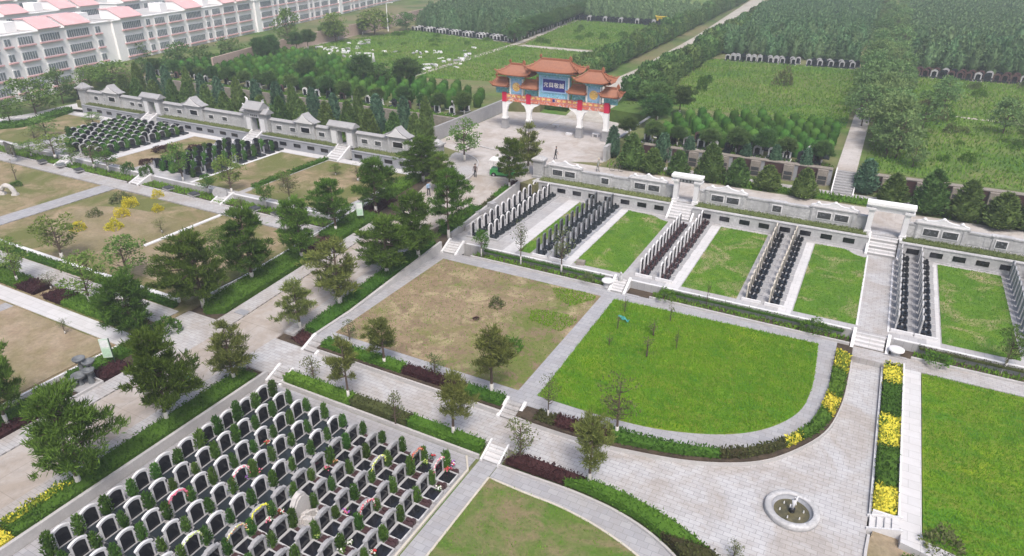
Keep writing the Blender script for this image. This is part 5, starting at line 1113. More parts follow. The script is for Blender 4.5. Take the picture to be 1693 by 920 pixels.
# ------------------------------------------------------------------ plantations
FOR = [cone_leaf(90+k, 4.6, 1.0, 210, .62, G['forest'], .25, .03, True, None, .3) for k in range(4)]; FOR2 = [cone_leaf(95+k, 4.4, 1.0, 210, .62, G['forest2'], .35, .03, True, None, .35) for k in range(3)]
def plantation(poly, dx, dy, src, wd, wd2, group, keep=300, hs=(.8, 1.15), ang=0.0):
    xs = [p[0] for p in poly]; ys = [p[1] for p in poly]; L = []; y = min(ys); j = 0
    while y < max(ys):
        x = min(xs)+(j % 2)*dx*.5
        while x < max(xs):
            if inside(x, y, poly): L.append((x+U(-.45, .45), y+U(-.45, .45)))
            x += dx
        y += dy*(1+.0022*(y-min(ys))); j += 1
    L = [p for p in L if -60 < proj((p[0], p[1], 6))[0] < 1760 and proj((p[0], p[1], 6))[1] > -60]
    L.sort(key=lambda p: proj((p[0], p[1], 5))[2])
    for (x, y) in L[:keep]:
        o = link('plantation_tree', src[random.randrange(len(src))], None, (x, y, 4.15)); s = U(*hs); o.scale = (s, s, s*U(.85, 1.2)); o.rotation_euler = (0, 0, U(0, 6)); tag(o, wd, 'tree', group)
    if L[keep:]: mass('plantation', src[0], L[keep:], src[0].materials[0], wd2, 'trees', 4.15, hs)
plantation([(-33.5, 159), (-5.2, 160.5), (-6.5, 300), (-42, 300), (-38.5, 245), (-36, 200)], 2.3, 2.4, FOR, 'young conifer at the front of the plantation beside the far road', 'deep part of the conifer plantation beside the far road', 'conifers beside the far road', 110)
plantation([(4.4, 158), (70, 164), (110, 420), (-2, 420), (1.5, 260)], 2.6, 2.6, FOR+FOR2[:1], 'blue green conifer at the front of the plantation beyond the avenue', 'deep part of the plantation beyond the acacia avenue', 'conifers beyond the avenue', 110)
plantation([(-119, 167), (-83.5, 160), (-93, 240), (-104, 330), (-150, 330), (-137, 215), (-131, 190)], 2.5, 2.6, FOR, 'dark conifer at the front of the plantation above the rubble meadow', 'deep part of the plantation above the rubble meadow', 'conifers above the rubble meadow', 75)
plantation([(-88, 212), (-53, 209), (-55, 236), (-92, 236)], 2.6, 2.6, FOR2, 'small pale conifer behind the far meadow graves', 'pale conifers behind the far meadow graves', 'conifers behind the far meadow', 0)
plantation([(-44, 302), (110, 422), (110, 520), (-60, 520), (-60, 335)], 3.6, 3.8, FOR2, 'pale conifer in the farthest plantation', 'farthest plantation along the top of the view', 'conifers of the farthest plantation', 0)
plantation([(-64, 325), (-64, 520), (-210, 520), (-180, 335)], 4.0, 4.2, FOR, 'dark conifer in the farthest wood near the houses', 'farthest wood near the houses', 'conifers of the farthest wood', 0)
# pines lining the plantation lane, broad trees before the houses
for k in range(34):
    t = k/33; place(FLAT[k % 3], USED, (-82.4-9.5*t+U(-.3, .3), 156+80*t, 4.15), U(0, 6), 'rounded pine lining the lane beside the dark plantation', 'pine tree', 'pines lining the plantation lane', U(1.0, 1.3))
BIG = [tree_proto('broad_tree', broad_meshes(80+k, 8.0, 3.2, 1500, .42, .28, G['broad'], BK, 36, 0)) for k in range(3)]; DARK = [tree_proto('broad_tree', broad_meshes(90+k, 7.0, 3.0, 1500, .40, .26, G['row'], BK, 34, 0)) for k in range(2)]
for p in BIG: H0[p.name] = (8, 3.2)
for p in DARK: H0[p.name] = (7, 3.0)
for g, bx, by, top, w, z, wd in ((BIG, 182, 118, 48, 48, 1, 'tall pale tree before the first apartment block'), (BIG, 228, 120, 62, 50, 1, 'grey green tree beside the tall pale one before the apartments'), (BIG, 360, 78, 20, 56, 1, 'airy tree in front of the second apartment block'), (BIG, 195, 152, 100, 66, 1, 'yellowish tree beyond the sliding gate'), (BIG, 152, 150, 108, 50, 1, 'yellow green tree just behind the grey wall end'), (DARK, 105, 172, 112, 50, 1, 'dense green tree by the dark sliding gate'), (BIG, 60, 190, 128, 80, 1, 'broad green tree beside the curved path'),
        (DARK, 250, 150, 95, 50, 1, 'dark tree behind the first cypresses'), (DARK, 300, 130, 70, 60, 1, 'dark tree before the pale houses'), (DARK, 275, 145, 98, 50, 1, 'second dark tree behind the first cypresses'), (DARK, 385, 110, 62, 46, 3, 'dark tree by the start of the pink boundary wall'), (DARK, 340, 118, 74, 44, 3, 'small dark tree between the houses and the evergreens'), (BIG, 12, 160, 108, 40, 1, 'greyish tree at the edge of the view before the apartments'), (BIG, 18, 205, 165, 50, 1.1, 'low green tree by the path at the edge of the view'), (DARK, 130, 165, 140, 40, 1, 'low dark tree behind the gate pillar'),
        (BIG, 478, 78, 12, 42, 3, 'airy pale tree over the pink wall'), (BIG, 555, 72, 20, 46, 4, 'grey green tree over the pink wall beside the long block'), (BIG, 620, 60, 14, 60, 4, 'airy tree at the far end of the pink wall'), (DARK, 850, 72, 38, 36, 4.2, 'rounded tree at the junction of the two meadow lanes'), (DARK, 672, 52, 20, 40, 4, 'dark tree where the pink wall meets the plantation'), (DARK, 628, 142, 104, 60, 4.2, 'broad dark tree among the clipped evergreens by the rubble')):
    tree(g, bx, by, top, w, z, wd, 'tree')
for k, (px, py, top, w) in enumerate(((432, 105, 64, 36), (453, 100, 60, 40), (492, 88, 54, 34), (510, 84, 50, 34), (546, 68, 38, 40), (560, 66, 36, 34), (600, 58, 32, 30), (640, 48, 26, 30))):
    tree(FLAT, px, py, top, w, 4.2, f'umbrella shaped pine, {ORD[k+1]} along the pink boundary wall', 'pine tree', 'umbrella pines along the pink wall')

# ------------------------------------------------------------------ grass standing on the lawns and meadows
def turf(name, polys, zs, dens, L, Wd, mat, wd):
    P = []
    for poly, z in zip(polys, zs):
        xs = [p[0] for p in poly]; ys = [p[1] for p in poly]; n = int((max(xs)-min(xs))*(max(ys)-min(ys))*dens); q = RNG.uniform((min(xs), min(ys)), (max(xs), max(ys)), (n, 2)); ins = np.zeros(n, bool)
        for i in range(len(poly)):
            a, b = poly[i], poly[(i+1) % len(poly)]; dy = (b[1]-a[1]) or 1e-9; ins ^= ((a[1] > q[:, 1]) != (b[1] > q[:, 1])) & (q[:, 0] < (b[0]-a[0])*(q[:, 1]-a[1])/dy+a[0])
        q = q[ins]; P.append(np.column_stack([q, np.full(len(q), z)]))
    P = np.concatenate(P); V, F = leaves(P, np.tile([0, 0, 1.], (len(P), 1)), L, Wd, .45); o = link(name, np_mesh(name, V, F, mat)); return tag(o, wd, 'grass', None, 'stuff')
turf('grass', [lawn_c+[(-16.15, 48.75)]], [.5], 210, .19, .04, G['blades'], 'tall bright grass covering the rounded central lawn')
turf('grass', [[(6.75, 32), (6.75, 48.5), (17, 48.5), (17, 28.8), (12, 30.7)]], [.5], 170, .17, .04, G['blades'], 'bright grass covering the east lawn')
turf('grass', LAWNS, [1.225]*6, 80, .11, .05, G['blades2'], 'short grass on the strip lawns between the tombs')
turf('grass', [smoothline([(-18.9, 45.8), (-17.6, 48.4), (-21.3, 48.3), (-20.8, 46.8)], 16), smoothline([(-18.0, 41.7), (-17.6, 44.2), (-21.2, 44.0), (-21, 42.3)], 16)], [.49]*2, 160, .16, .06, G['blades'], 'fresh green patches on the brown lawn')
turf('grass', [rect(-31, 50.4, -17.3, 51.2), rect(-13.5, 50.4, 1.8, 51.2), rect(6.1, 50.4, 20, 51.2), rect(-121, 49.1, -80.2, 50.7), rect(-77.2, 49.1, -47.4, 50.7)], [.55, .55, .55, .6, .6], 60, .3, .09, G['blades2'], 'grass on the banks below the tomb terraces')
turf('grass', [[(-31, 106), (-3.2, 103.5), (-3.2, 153), (-34, 153)], [(.2, 84), (45, 84), (45, 150), (.2, 150)], [(-79, 106), (-50.5, 112), (-54, 148), (-80, 150)], [(-122, 118), (-79.5, 112), (-81, 152), (-118, 163)], [(-78, 153), (-51, 153), (-54, 203), (-88, 207)]], [4.2]*5, 8, .42, .16, G['blades3'], 'rough grass of the northern meadows')
turf('weeds', [rect(-121, 70.2, -53, 82.6), rect(-28, 77, 40, 79.2)], [2.4, 2.4], 8, .45, .22, G['blades2'], 'grass under the cypresses behind the walls')
turf('weeds', [[(-15.45, 8)]+se_in+[(-1.2, 8)], rect(-33.2, 33.6, -17.4, 48.7)], [-.44, .49], 16, .13, .05, G['blades2'], 'sparse grass of the worn lawns')
# ------------------------------------------------------------------ the painted gate
def painted(name, base, accents, scale, rough=.6):
    """dense painted ornament: small cells of several colours"""
    m, nt, b = _nodes(name); v = objvec(nt); vo = _n(nt, 'ShaderNodeTexVoronoi'); vo.inputs['Scale'].default_value = scale; nt.links.new(v, vo.inputs['Vector'])
    sp = _n(nt, 'ShaderNodeSeparateColor'); nt.links.new(vo.outputs['Color'], sp.inputs[0]); cr = _n(nt, 'ShaderNodeValToRGB'); cr.color_ramp.interpolation = 'CONSTANT'; e = cr.color_ramp.elements
    allc = [base]+list(accents); e[0].color = c4(base); e[0].position = 0; e[1].color = c4(allc[1]); e[1].position = .4
    for k, c in enumerate(allc[2:]): q = e.new(.4+.6*(k+1)/len(allc[1:])); q.color = c4(c)
    nt.links.new(sp.outputs[0], cr.inputs[0]); c = mixc(nt, noise(nt, 2.0, 3, .6, v), cr.outputs[0], base); nt.links.new(c, b.inputs['Base Color']); b.inputs['Roughness'].default_value = rough; return m
M['gblue'] = painted('blue painted woodwork', (.20, .42, .58), [(.10, .30, .36), (.45, .60, .68), (.07, .20, .30), (.16, .40, .34)], 5.5)
M['gteal'] = painted('green blue bracket work', (.10, .29, .32), [(.30, .48, .52), (.05, .15, .20), (.42, .55, .55), (.10, .30, .20)], 6.5)
M['gred'] = painted('red and gold painted beam', (.50, .13, .08), [(.66, .28, .16), (.70, .56, .42), (.56, .14, .09), (.30, .42, .50)], 6.0)
M['gpanel'] = solid('pale blue panel', (.30, .46, .66), .6, .15, 3); M['deep'] = solid('deep blue name board', (.018, .016, .19), .5, .15, 3); M['banner'] = solid('crimson column band', (.52, .008, .055), .6, .15, 4); M['goldp'] = painted('gold medallion', (.70, .45, .12), [(.80, .60, .30), (.45, .25, .06), (.85, .72, .48)], 7.0); M['cream'] = solid('cream lettering', (.78, .75, .68), .5, .05, 3)
m_, nt_, b_ = _nodes('orange glazed tiles'); v_ = objvec(nt_); wv = _n(nt_, 'ShaderNodeTexWave'); wv.inputs['Scale'].default_value = 3.2; wv.bands_direction = 'X'; wv.inputs['Distortion'].default_value = .3; nt_.links.new(v_, wv.inputs['Vector'])
c_ = mixc(nt_, wv.outputs['Fac'], (.22, .075, .038), (.40, .165, .085)); c_ = mixc(nt_, noise(nt_, 3, 5, .6, v_), c_, mixc(nt_, .4, c_, (.16, .06, .04))); nt_.links.new(c_, b_.inputs['Base Color']); b_.inputs['Roughness'].default_value = .45; M['tile'] = m_
bump(nt_, b_, wv.outputs['Fac'], .6, .06)
M['tiledark'] = solid('dark glazed ridge tile', (.30, .11, .055), .5, .25, 5)
GT = thing('ceremonial_gate', 'painted ceremonial gate with orange tiled roofs, white columns and a blue name board', 'gate', (-40.05, 88.0, 2.41))
def cn(h): return h
for cx in (-7.85, -3.95, 3.95, 7.85):
    o = MB().rbox(0, 0, 0, .95, .95, .25).rbox(0, 0, .25, .82, .82, 1.05).rbox(0, 0, 1.3, .92, .92, .14).build('pedestal', M['stone2'], GT, (cx, 0, 0))
    c = MB().rbox(0, 0, 1.44, .74, .74, .22).rbox(0, 0, 1.66, .60, .60, 2.3).build('column', M['whitep'], GT, (cx, 0, 0))
    MB().rbox(0, 0, 3.9, .68, .68, 1.35).rbox(0, 0, 4.3, .3, .73, .5).build('crimson_band', M['banner'], GT, (cx, 0, 0))
    q = MB()
    for s in (-1, 1):
        if abs(cx+s*.9) > 8.4: continue
        L = 1.35 if abs(cx) < 5 and (cx > 0) != (s > 0) else .95
        q.profile([(s*.30, 2.5), (s*.30, 3.98), (s*(.3+L), 3.98), (s*(.3+L*.85), 3.75), (s*(.3+L*.45), 3.55), (s*.5, 3.1), (s*.42, 2.75)], -.2, .2)
    q.build('bracket', M['whitep'], GT, (cx, 0, 0))
for a, b, zz in ((-3.6, 3.6, 4.05), (-7.5, -4.3, 4.02), (4.3, 7.5, 4.02)):
    q = MB().box(a, -.26, zz, b, .26, zz+.48, 0).box(a, -.28, zz+.52, b, .28, zz+1.05, 0).box(a, -.24, zz+.48, b, .24, zz+.52, 1)
    n = int((b-a)/.8)
    for k in range(n): x = a+(b-a)*(k+.5)/n; q.rbox(x, -.285, zz+.64, .45, .02, .26, 0, 2)
    q.build('painted_beam', [M['gred'], M['gpanel'], M['goldp']], GT)
MB().rbox(0, -.3, 4.62, .36, .05, .36).build('rosette', M['deep'], GT)
def groof(cx, z, w, d, rise, ridge, name='roof', lift=.42):
    """hipped roof of glazed tiles with upturned corners, ridge ornaments and rows of round tile ends"""
    t_ = MB(); nx, ny = 14, 5; V = []; F = []
    hw, hd, rw = w/2, d/2, ridge/2
    def pt(u, v):   # u -1..1 along, v 0 eave .. 1 ridge
        half = hw+(rw-hw)*v; zc = rise*(v**1.25); e = abs(u)
        return (cx+u*half, z+zc+lift*(1-v)**2*e**4)
    for s in (-1, 1):
        o = len(V)
        for j in range(ny+1):
            v = j/ny
            for i in range(nx+1):
                u = -1+2*i/nx; x, zz = pt(u, v); V.append((x, s*(hd*(1-v)+.08*v)*(1+.05*(1-v)*abs(u)**4), zz))
        for j in range(ny):
            for i in range(nx):
                a = o+j*(nx+1)+i; f = (a, a+1, a+nx+2, a+nx+1); F.append(f if s < 0 else f[::-1])
    for s in (-1, 1):
        o = len(V)
        for j in range(ny+1):
            v = j/ny
            for i in range(7):
                u = -1+2*i/6; x, zz = pt(s, v); V.append((x+(-s*.0), u*(hd*(1-v)+.08*v)*(1+.05*(1-v)), z+rise*(v**1.25)+lift*(1-v)**2*abs(u)**4))
        for j in range(ny):
            for i in range(6):
                a = o+j*7+i; f = (a, a+1, a+8, a+7); F.append(f if s > 0 else f[::-1])
    t_.add(V, F, 0); t_.box(cx-hw*.93, -hd*.9, z-.14, cx+hw*.93, hd*.9, z+.03, 1)
    ob = t_.build(name, [M['tile'], M['tiledark']], GT)
    r = MB().box(cx-rw, -.13, z+rise-.02, cx+rw, .13, z+rise+.24)
    for s in (-1, 1):
        r.profile([(cx+s*rw-.14, z+rise+.1), (cx+s*rw+.2*s+.14, z+rise+.1), (cx+s*rw+.28*s, z+rise+.42), (cx+s*rw+.05*s, z+rise+.72), (cx+s*rw-.1*s, z+rise+.45)], -.1, .1)
        for q in (-1, 1):
            P = []
            for j in range(ny+1): v = j/ny; x, _z = pt(s, v); P.append((x, q*(hd*(1-v)+.08*v)*(1+.05*(1-v)), z+rise*(v**1.25)+lift*(1-v)**2+.07))
            P.insert(0, (P[0][0]+s*.22, P[0][1]+q*.15, P[0][2]+.22)); r.tube(P, [.05]+[.085]*(ny+1), 6)
            for j in (0, 1, 2): p = P[1+j]; r.rbox(p[0], p[1], p[2]+.05, .09, .09, .2)
    r.build('ridge', M['tiledark'], ob)
    q = MB(); n = int(w/.22)
    for k in range(n+1):
        u = -1+2*k/n; x, zz = pt(u*.98, 0)
        for s in (-1, 1): q.tube([(x, s*(hd+.02), zz-.03), (x, s*(hd+.08), zz-.03)], .07, 6)
    q.build('eave_tiles', M['tiledark'], ob); return ob
# centre bay, side towers, small roofs over the columns
MB().box(-2.35, -.22, 5.1, 2.35, .22, 8.25).build('centre_panel', M['gblue'], GT)
MB().box(-1.86, -.34, 5.85, 1.86, -.225, 7.85, 0).box(-1.66, -.37, 6.05, 1.66, -.34, 7.65, 1).build('name_board', [M['gpanel'], M['deep']], GT)
for s in (-1, 1): MB().rbox(s*2.2, -.1, 5.1, .22, .5, 3.1).build('post', M['whitep'] if s > 0 else M['gpanel'], GT)
for k in range(4): MB().box(-2.3-.16*k, -.42-.15*k, 8.1+.2*k, 2.3+.16*k, .42+.15*k, 8.25+.2*k).box(-2.2-.16*k, -.3-.15*k, 7.95+.2*k, 2.2+.16*k, .3+.15*k, 8.1+.2*k).build('bracket_tier', M['gteal'] if k % 2 else M['gblue'], GT)
groof(0, 8.85, 7.9, 3.1, 1.35, 4.3)
for s in (-1, 1):
    cx = s*5.9
    MB().box(cx-1.0, -.2, 5.05, cx+1.0, .2, 7.35).build('tower_panel', M['gblue'], GT)
    for q in (-1, 1): MB().rbox(cx+q*.98, -.1, 5.05, .18, .42, 2.4).build('post', M['whitep'], GT)
    MB().box(cx-.78, -.26, 5.3, cx+.78, -.205, 6.95).build('tower_board', M['gpanel'], GT)
    o = MB(); ring = [(.62*math.cos(6.283*k/24), .62*math.sin(6.283*k/24)) for k in range(24)]; o.profile([(cx+a, 6.12+b) for a, b in ring], -.31, -.26); ring2 = [(cx+a*.6, 6.12+b*.6) for a, b in ring]; o.profile(ring2, -.35, -.31)
    for k in range(8): o.ball((cx+.48*math.cos(k*.785), -.33, 6.12+.48*math.sin(k*.785)), .09, 0, 6)
    o.build('medallion', M['goldp'], GT)
    for k in range(3): MB().box(cx-1.1-.2*k, -.4-.17*k, 7.28+.22*k, cx+1.1+.2*k, .4+.17*k, 7.44+.22*k).box(cx-1.0-.2*k, -.3-.17*k, 7.12+.22*k, cx+1.0+.2*k, .3+.17*k, 7.28+.22*k).build('bracket_tier', M['gteal'] if k % 2 else M['gblue'], GT)
    groof(cx, 7.9, 5.3, 2.8, 1.25, 2.0)
for cx in (-8.3, -3.62, 3.62, 8.3):
    MB().box(cx-.95, -.16, 5.05, cx+.95, .16, 5.95).build('bracket_panel', M['gteal'], GT); MB().box(cx-1.1, -.4, 5.85, cx+1.1, .4, 6.12).build('bracket_tier', M['gblue'], GT)
    groof(cx, 6.18, 2.75, 1.9, .95, 1.7, 'small_roof', .25 if abs(cx) > 5 else .05)
def lettering(txt, size, mat, parent, x0, y, zc, step, name='lettering'):
    V, F = [], []
    for k, ch in enumerate(txt):
        cu = bpy.data.curves.new('glyph', 'FONT'); cu.body = ch; cu.size = size; cu.align_x = 'CENTER'; cu.align_y = 'CENTER'; cu.resolution_u = 2; cu.offset = .012*size; ob = bpy.data.objects.new('glyph', cu); COL.objects.link(ob)
        dg = bpy.context.evaluated_depsgraph_get(); me = bpy.data.meshes.new_from_object(ob.evaluated_get(dg)); o = len(V)
        V += [(v.co.x+x0+step*k, y-.02, v.co.y+zc) for v in me.vertices]; F += [tuple(i+o for i in p.vertices) for p in me.polygons]
        bpy.data.objects.remove(ob); bpy.data.curves.remove(cu); bpy.data.meshes.remove(me)
    if not V: return None
    me = bpy.data.meshes.new(name); me.from_pydata(V, [], F); me.materials.append(mat); return link(name, me, parent)
try: lettering('宂興敬誠', .72, M['cream'], GT, -1.2, -.375, 6.85, .8)
except Exception as ex: print('lettering', ex)
# paving around it: raised court edge, seats, side walls, island
tag(MB().rbox(0, 0, 0, 1.0, .42, .12).rbox(-.35, 0, -.34, .14, .4, .34).rbox(.35, 0, -.34, .14, .4, .34).build('stone_bench', M['white'], None, (-43.9+2.6, 91.5, 2.76)), 'white stone bench under the middle arch of the painted gate', 'bench')
tag(MB().rbox(0, 0, 0, 1.0, .42, .12).rbox(-.35, 0, -.34, .14, .4, .34).rbox(.35, 0, -.34, .14, .4, .34).build('stone_bench', M['white'], None, (-34.2, 89.5, 2.76)), 'white stone bench near the outer column of the painted gate', 'bench')
tag(MB().rbox(0, 0, 0, .9, .5, .3).build('stone_block', M['white'], None, (-37.9, 88.6, 2.41)), 'pale stone block lying by the gate pedestal', 'stone')
kerb('stone retaining wall on the west side of the gate court', [(-53, 77), (-53, 98)], 2.0, 2.35, .4, M['stone2'], 'wall'); kerb('pale coping wall on the east side of the gate court', [(-28.9, 79), (-28.9, 97)], 2.0, 2.3, .4, M['stone'], 'wall')
kerb('retaining wall of the western clipped evergreen terrace', [(-122, 83.0), (-53, 83.0)], 2.2, 2.1, .4, M['rock'], 'wall')
tag(link('edging_plants', hedge_mesh(rect(-121, 83.3, -53.5, 84.0), 4.15, .35, G['hedge2'], 16, .3)), 'green edging plants on top of the western terrace wall', 'plants')
kerb('curved kerb of the paved island at the gate court entrance', smoothline([at(x, y, 2.4) for x, y in ((742, 312), (775, 296), (787, 280), (790, 268), (775, 258), (752, 254))], 24), 2.2, .36, .18, M['kerb'])
tag(slab('island', smoothline([at(x, y, 2.4) for x, y in ((725, 318), (775, 295), (786, 280), (788, 268), (775, 259), (748, 256), (735, 285))], 24), 2.52, M['walk'], .3), None, None, None, 'structure')
kerb('low step running across the gate court', smoothline([at(x, y, 2.4) for x, y in ((795, 243), (820, 249), (850, 248), (885, 238))], 16), 2.2, .34, .25, M['kerb'])
kerb('pale lane kerb through the gate court', [(-42.2, 78), (-43.2, 98)], 2.2, .27, .2, M['beige'])

# columbarium wall behind the eastern cypresses
def columbarium(x0, x1, label):
    c = (x0+x1)/2; t = thing('columbarium_wall', label, 'wall', (c, 82.4, 2.4)); MB().box(x0-c, .0, -.2, x1-c, .7, 1.85).build('wall_body', M['stone3'], t); MB().box(x0-c, -.1, 1.85, x1-c, .8, 1.93).build('coping', M['rock'], t)
    pm = MB().box(-1.05, -.06, .05, 1.05, 0, 1.8).mesh('dark_panel', M['maroon']); nm = MB().box(-.55, -.45, -.1, .55, 0, 1.82, 0).box(-.45, -.47, .15, .45, -.45, .62, 1).box(-.45, -.47, .72, .45, -.45, 1.12, 1).mesh('niche_block', [M['rock'], M['blackm']])
    n = int((x1-x0)/3.3)
    for k in range(n): x = x0-c+(x1-x0)*(k+.3)/n; link('dark_panel', pm, t, (x, 0, 0)); link('niche_block', nm, t, (x+1.65, 0, 0))
    return t
columbarium(-25, -2.9, 'dark panelled niche wall between the gate court and the stone stairs'); columbarium(.1, 40, 'dark panelled niche wall east of the stone stairs below the weedy meadow')
tag(link('flowering_edge', hedge_mesh(rect(-28, 83.2, -3, 84.2), 4.15, .22, G['hedge2'], 20, .25)), 'yellow green edging plants on top of the niche wall', 'plants', None)
stairs('steps', 'broad grey stone stairs between the two dark niche walls', -1.45, 79.9, 83.0, 2.4, 4.22, 2.0, 9, M['stone2'], .12)

# ------------------------------------------------------------------ fountain
F0 = thing('fountain', 'round white rimmed fountain basin with murky water in the paved forecourt', 'fountain', (.53, 31.25, 0))
F0.scale = (.93, .93, 1)
MB().lathe([(1.50, 0), (1.52, .02), (1.52, .28), (1.47, .33), (1.18, .33), (1.14, .29), (1.14, -.02)], 56, 0, (0, 0, 0), 1.0, False).build('rim', M['stone'], F0, None, True)
MB().lathe([(1.137, .27), (1.12, .14), (1.0, .12), (.98, .04)], 48, 0, (0, 0, 0), 1.0, False).build('inner_step', M['stone3'], F0, None, True)
mw, nt, b = _nodes('murky water'); nt.links.new(mixc(nt, noise(nt, 2.5, 5, .6, objvec(nt)), (.055, .052, .028), (.11, .095, .05)), b.inputs['Base Color']); b.inputs['Roughness'].default_value = .08; bump(nt, b, noise(nt, 14, 3, .5, objvec(nt)), .15, .02)
MB().lathe([(1.05, .02), (1.05, .07)], 40).build('water', mw, F0)
MB().lathe([(.17, .06), (.17, .3), (.13, .34)], 18).build('nozzle_ring', M['black'], F0)
MB().tube([(0, 0, .3), (.03, .02, .6), (-.02, .0, .85), (.06, .02, 1.05)], [.10, .09, .11, .05], 9).tube([(.04, 0, .34), (.1, .05, .8), (.16, .08, 1.15)], [.05, .06, .03], 7).tube([(-.12, -.02, .3), (-.13, -.02, .55)], [.05, .03], 7).build('water_jet', solid('falling water', (.60, .60, .63), .25, .1, 9), F0, None, True)
for k in range(6): MB().lathe([(.045, .08), (.03, .2), (.001, .26)], 8, 0, (.66*math.cos(k*1.047+.3), .66*math.sin(k*1.047+.3), 0)).build('lamp', M['whitep'], F0)

# ------------------------------------------------------------------ stone things beside the paths
def drum(px, py, z, wd, r=.5):
    x, y = at(px, py, z); t = thing('round_table', wd, 'stone table', (x, y, z)); MB().lathe([(.34, -.2), (.3, .35)], 16).build('pedestal', M['stone'], t); MB().lathe([(r, .34), (r+.02, .38), (r+.02, .46), (r-.05, .5), (.001, .52)], 28).build('table_top', M['white'], t, None, True); return t
drum(1004, 471, .75, 'round white stone beside the small terrace steps'); drum(1480, 586, .5, 'round white stone in the niche beside the broad terrace steps', .52)
x, y = at(1025, 474, .5); t = thing('statue', 'small grey stone statue in the niche beside the small terrace steps', 'statue', (x, y, .5)); MB().lathe([(.36, 0), (.36, .16), (.26, .22)], 14).build('plinth', M['stone2'], t)
MB().lathe([(.24, .22), (.20, .6), (.24, .85), (.15, 1.05), (.07, 1.12), (.11, 1.2), (.12, 1.3), (.07, 1.4), (.001, 1.43)], 12, 0, (0, 0, 0), .75).build('figure', M['stone'], t, None, True)
for x, w_ in ((-15.2, 'grey stone niche floor beside the small terrace steps'), (5.0, 'grey stone niche floor beside the broad terrace steps')): tag(slab('path', rect(x-.75, 50.0, x+.75, 51.3), .5, M['grey'], .3), None, None, None, 'structure')
x, y = at(960, 437, 1.2); tag(MB().rbox(0, 0, 0, .85, .6, .55, .2, 0, .9).build('stone_block', M['rock'], None, (x, y, 1.0)), 'rough brown block at the edge of the second strip lawn', 'stone')
for k, (px, py, wd) in enumerate(((69, 267, 'farthest'), (100, 273, 'second'), (130, 281, 'third, nearest the box bushes'), (278, 311, 'first past the box bushes'), (320, 321, 'next to the stone discs'), (421, 345, 'beyond the stone discs'), (458, 353, 'partly hidden by the road pines'))):
    x, y = at(px, py, .85); t = thing('stone_book', f'dark open stone book on the western grass bank, {wd}', 'stone book', (x, y, .72), R(-10), 'stone books on the bank'); MB().box(-.6, -.45, 0, .6, .45, .14).build('base', M['stone2'], t)
    MB().profile([(-.58, .14), (-.58, .24), (-.3, .34), (0, .24), (.3, .34), (.58, .24), (.58, .14)], -.42, .42).build('pages', M['blackm'] if k != 1 else M['steel'], t)
for dx, wd in ((0, 'grey upright stone disc'), (.75, 'second grey upright stone disc beside the first')):
    x, y = at(361, 324, .9); t = MB().lathe([(.55, -.14), (.6, -.1), (.6, .1), (.55, .14), (.2, .14), (.18, .1), (.001, .1)], 26).build('millstone', M['stone2'], None, (x+dx, y, 1.3)); t.rotation_euler = (R(75), 0, R(25)); tag(t, wd+' by the western bank steps', 'millstone')
x, y = at(15, 322, .4); t = thing('arch_stone', 'pale arched stone on the dry western lawn at the edge of the view', 'sculpture', (x, y, .36), R(20)); P = [(.85*math.cos(a), 0, .1+1.05*math.sin(a)) for a in [math.pi*k/12 for k in range(13)]]; MB().tube(P, [.30, .26, .26, .28, .25, .27, .3, .27, .25, .28, .26, .27, .32], 8).build('arch', M['rough'], t); MB().rbox(-.8, 0, -.05, .7, .6, .35, .3, 0, .8).rbox(.85, 0, -.05, .7, .6, .3, .1, 0, .8).build('foot_stones', M['rough'], t)
x, y = at(20, 258, .7); t = thing('notice_board', 'black notice board with white lettering on the western bank', 'sign', (x, y, .7), R(-8)); MB().box(-1.5, -.08, .3, 1.5, .08, 1.75, 0).build('board', M['black'], t)
MB().box(-1.4, -.06, 0, -1.25, .06, .3).box(1.25, -.06, 0, 1.4, .06, .3).build('legs', M['black'], t); q = MB()
for k in range(3): q.rbox(.8+.02*k, -.09, 1.35-.3*k, .3, .012, .18)
q.build('lettering', M['whitep'], t)
def signpost(px, py, top, wd, z='road'):
    zz = zr(at(px, py, 0)[1]) if z == 'road' else z; x, y = at(px, py, zz); h = height_to(px, py, top, zz); t = thing('sign_board', wd, 'sign', (x, y, zz), R(35)); MB().tube([(.33, 0, 0), (.33, 0, h)], .04, 7).build('pole', solid('dark green post', (.02, .05, .03), .5), t)
    q = MB().box(-.35, -.03, h*.30, .29, .03, h*.98, 0).box(-.30, -.036, h*.68, .24, -.03, h*.94, 1).box(-.30, -.036, h*.34, .24, -.03, h*.62, 2)
    q.build('board', [solid('pale green board', (.50, .62, .52), .5), solid('white notice', (.66, .68, .68), .5, .2, 8), solid('green notice', (.42, .60, .45), .5, .25, 8)], t)
signpost(184, 604, 560, 'green and white signboard on a pole by the sandy ground'); signpost(597, 366, 335, 'green signboard on a pole beside the western road hedge')
# bowls stacked as a dry cascade beside the road
x, y = at(140, 632, .1); t = thing('bowl_sculpture', 'dark carved cascade of stone bowls beside the western sidewalk', 'sculpture', (x, y, .0), R(10))
for dx, dy, z, r, nm in ((-.35, .35, 1.45, .42, 'upper_bowl'), (.25, .5, 1.25, .42, 'upper_bowl'), (.55, .1, .85, .40, 'middle_bowl'), (.0, -.25, .55, .5, 'middle_bowl'), (-.45, -.7, .12, .55, 'lower_bowl')):
    o = MB().lathe([(.12, 0), (r*.7, .08), (r, .28), (r, .36), (r*.86, .36), (r*.6, .2), (.001, .16)], 18, 0, (dx, dy, z)).build(nm, M['steel'], t, None, True)
    if z > .3: MB().lathe([(.22, 0), (.16, z*.5), (.13, z+.02)], 12, 0, (dx, dy, 0)).build('stem', M['steel'], o)
MB().rbox(0, 0, 0, 1.9, 2.0, .1).build('base', M['stone2'], t)
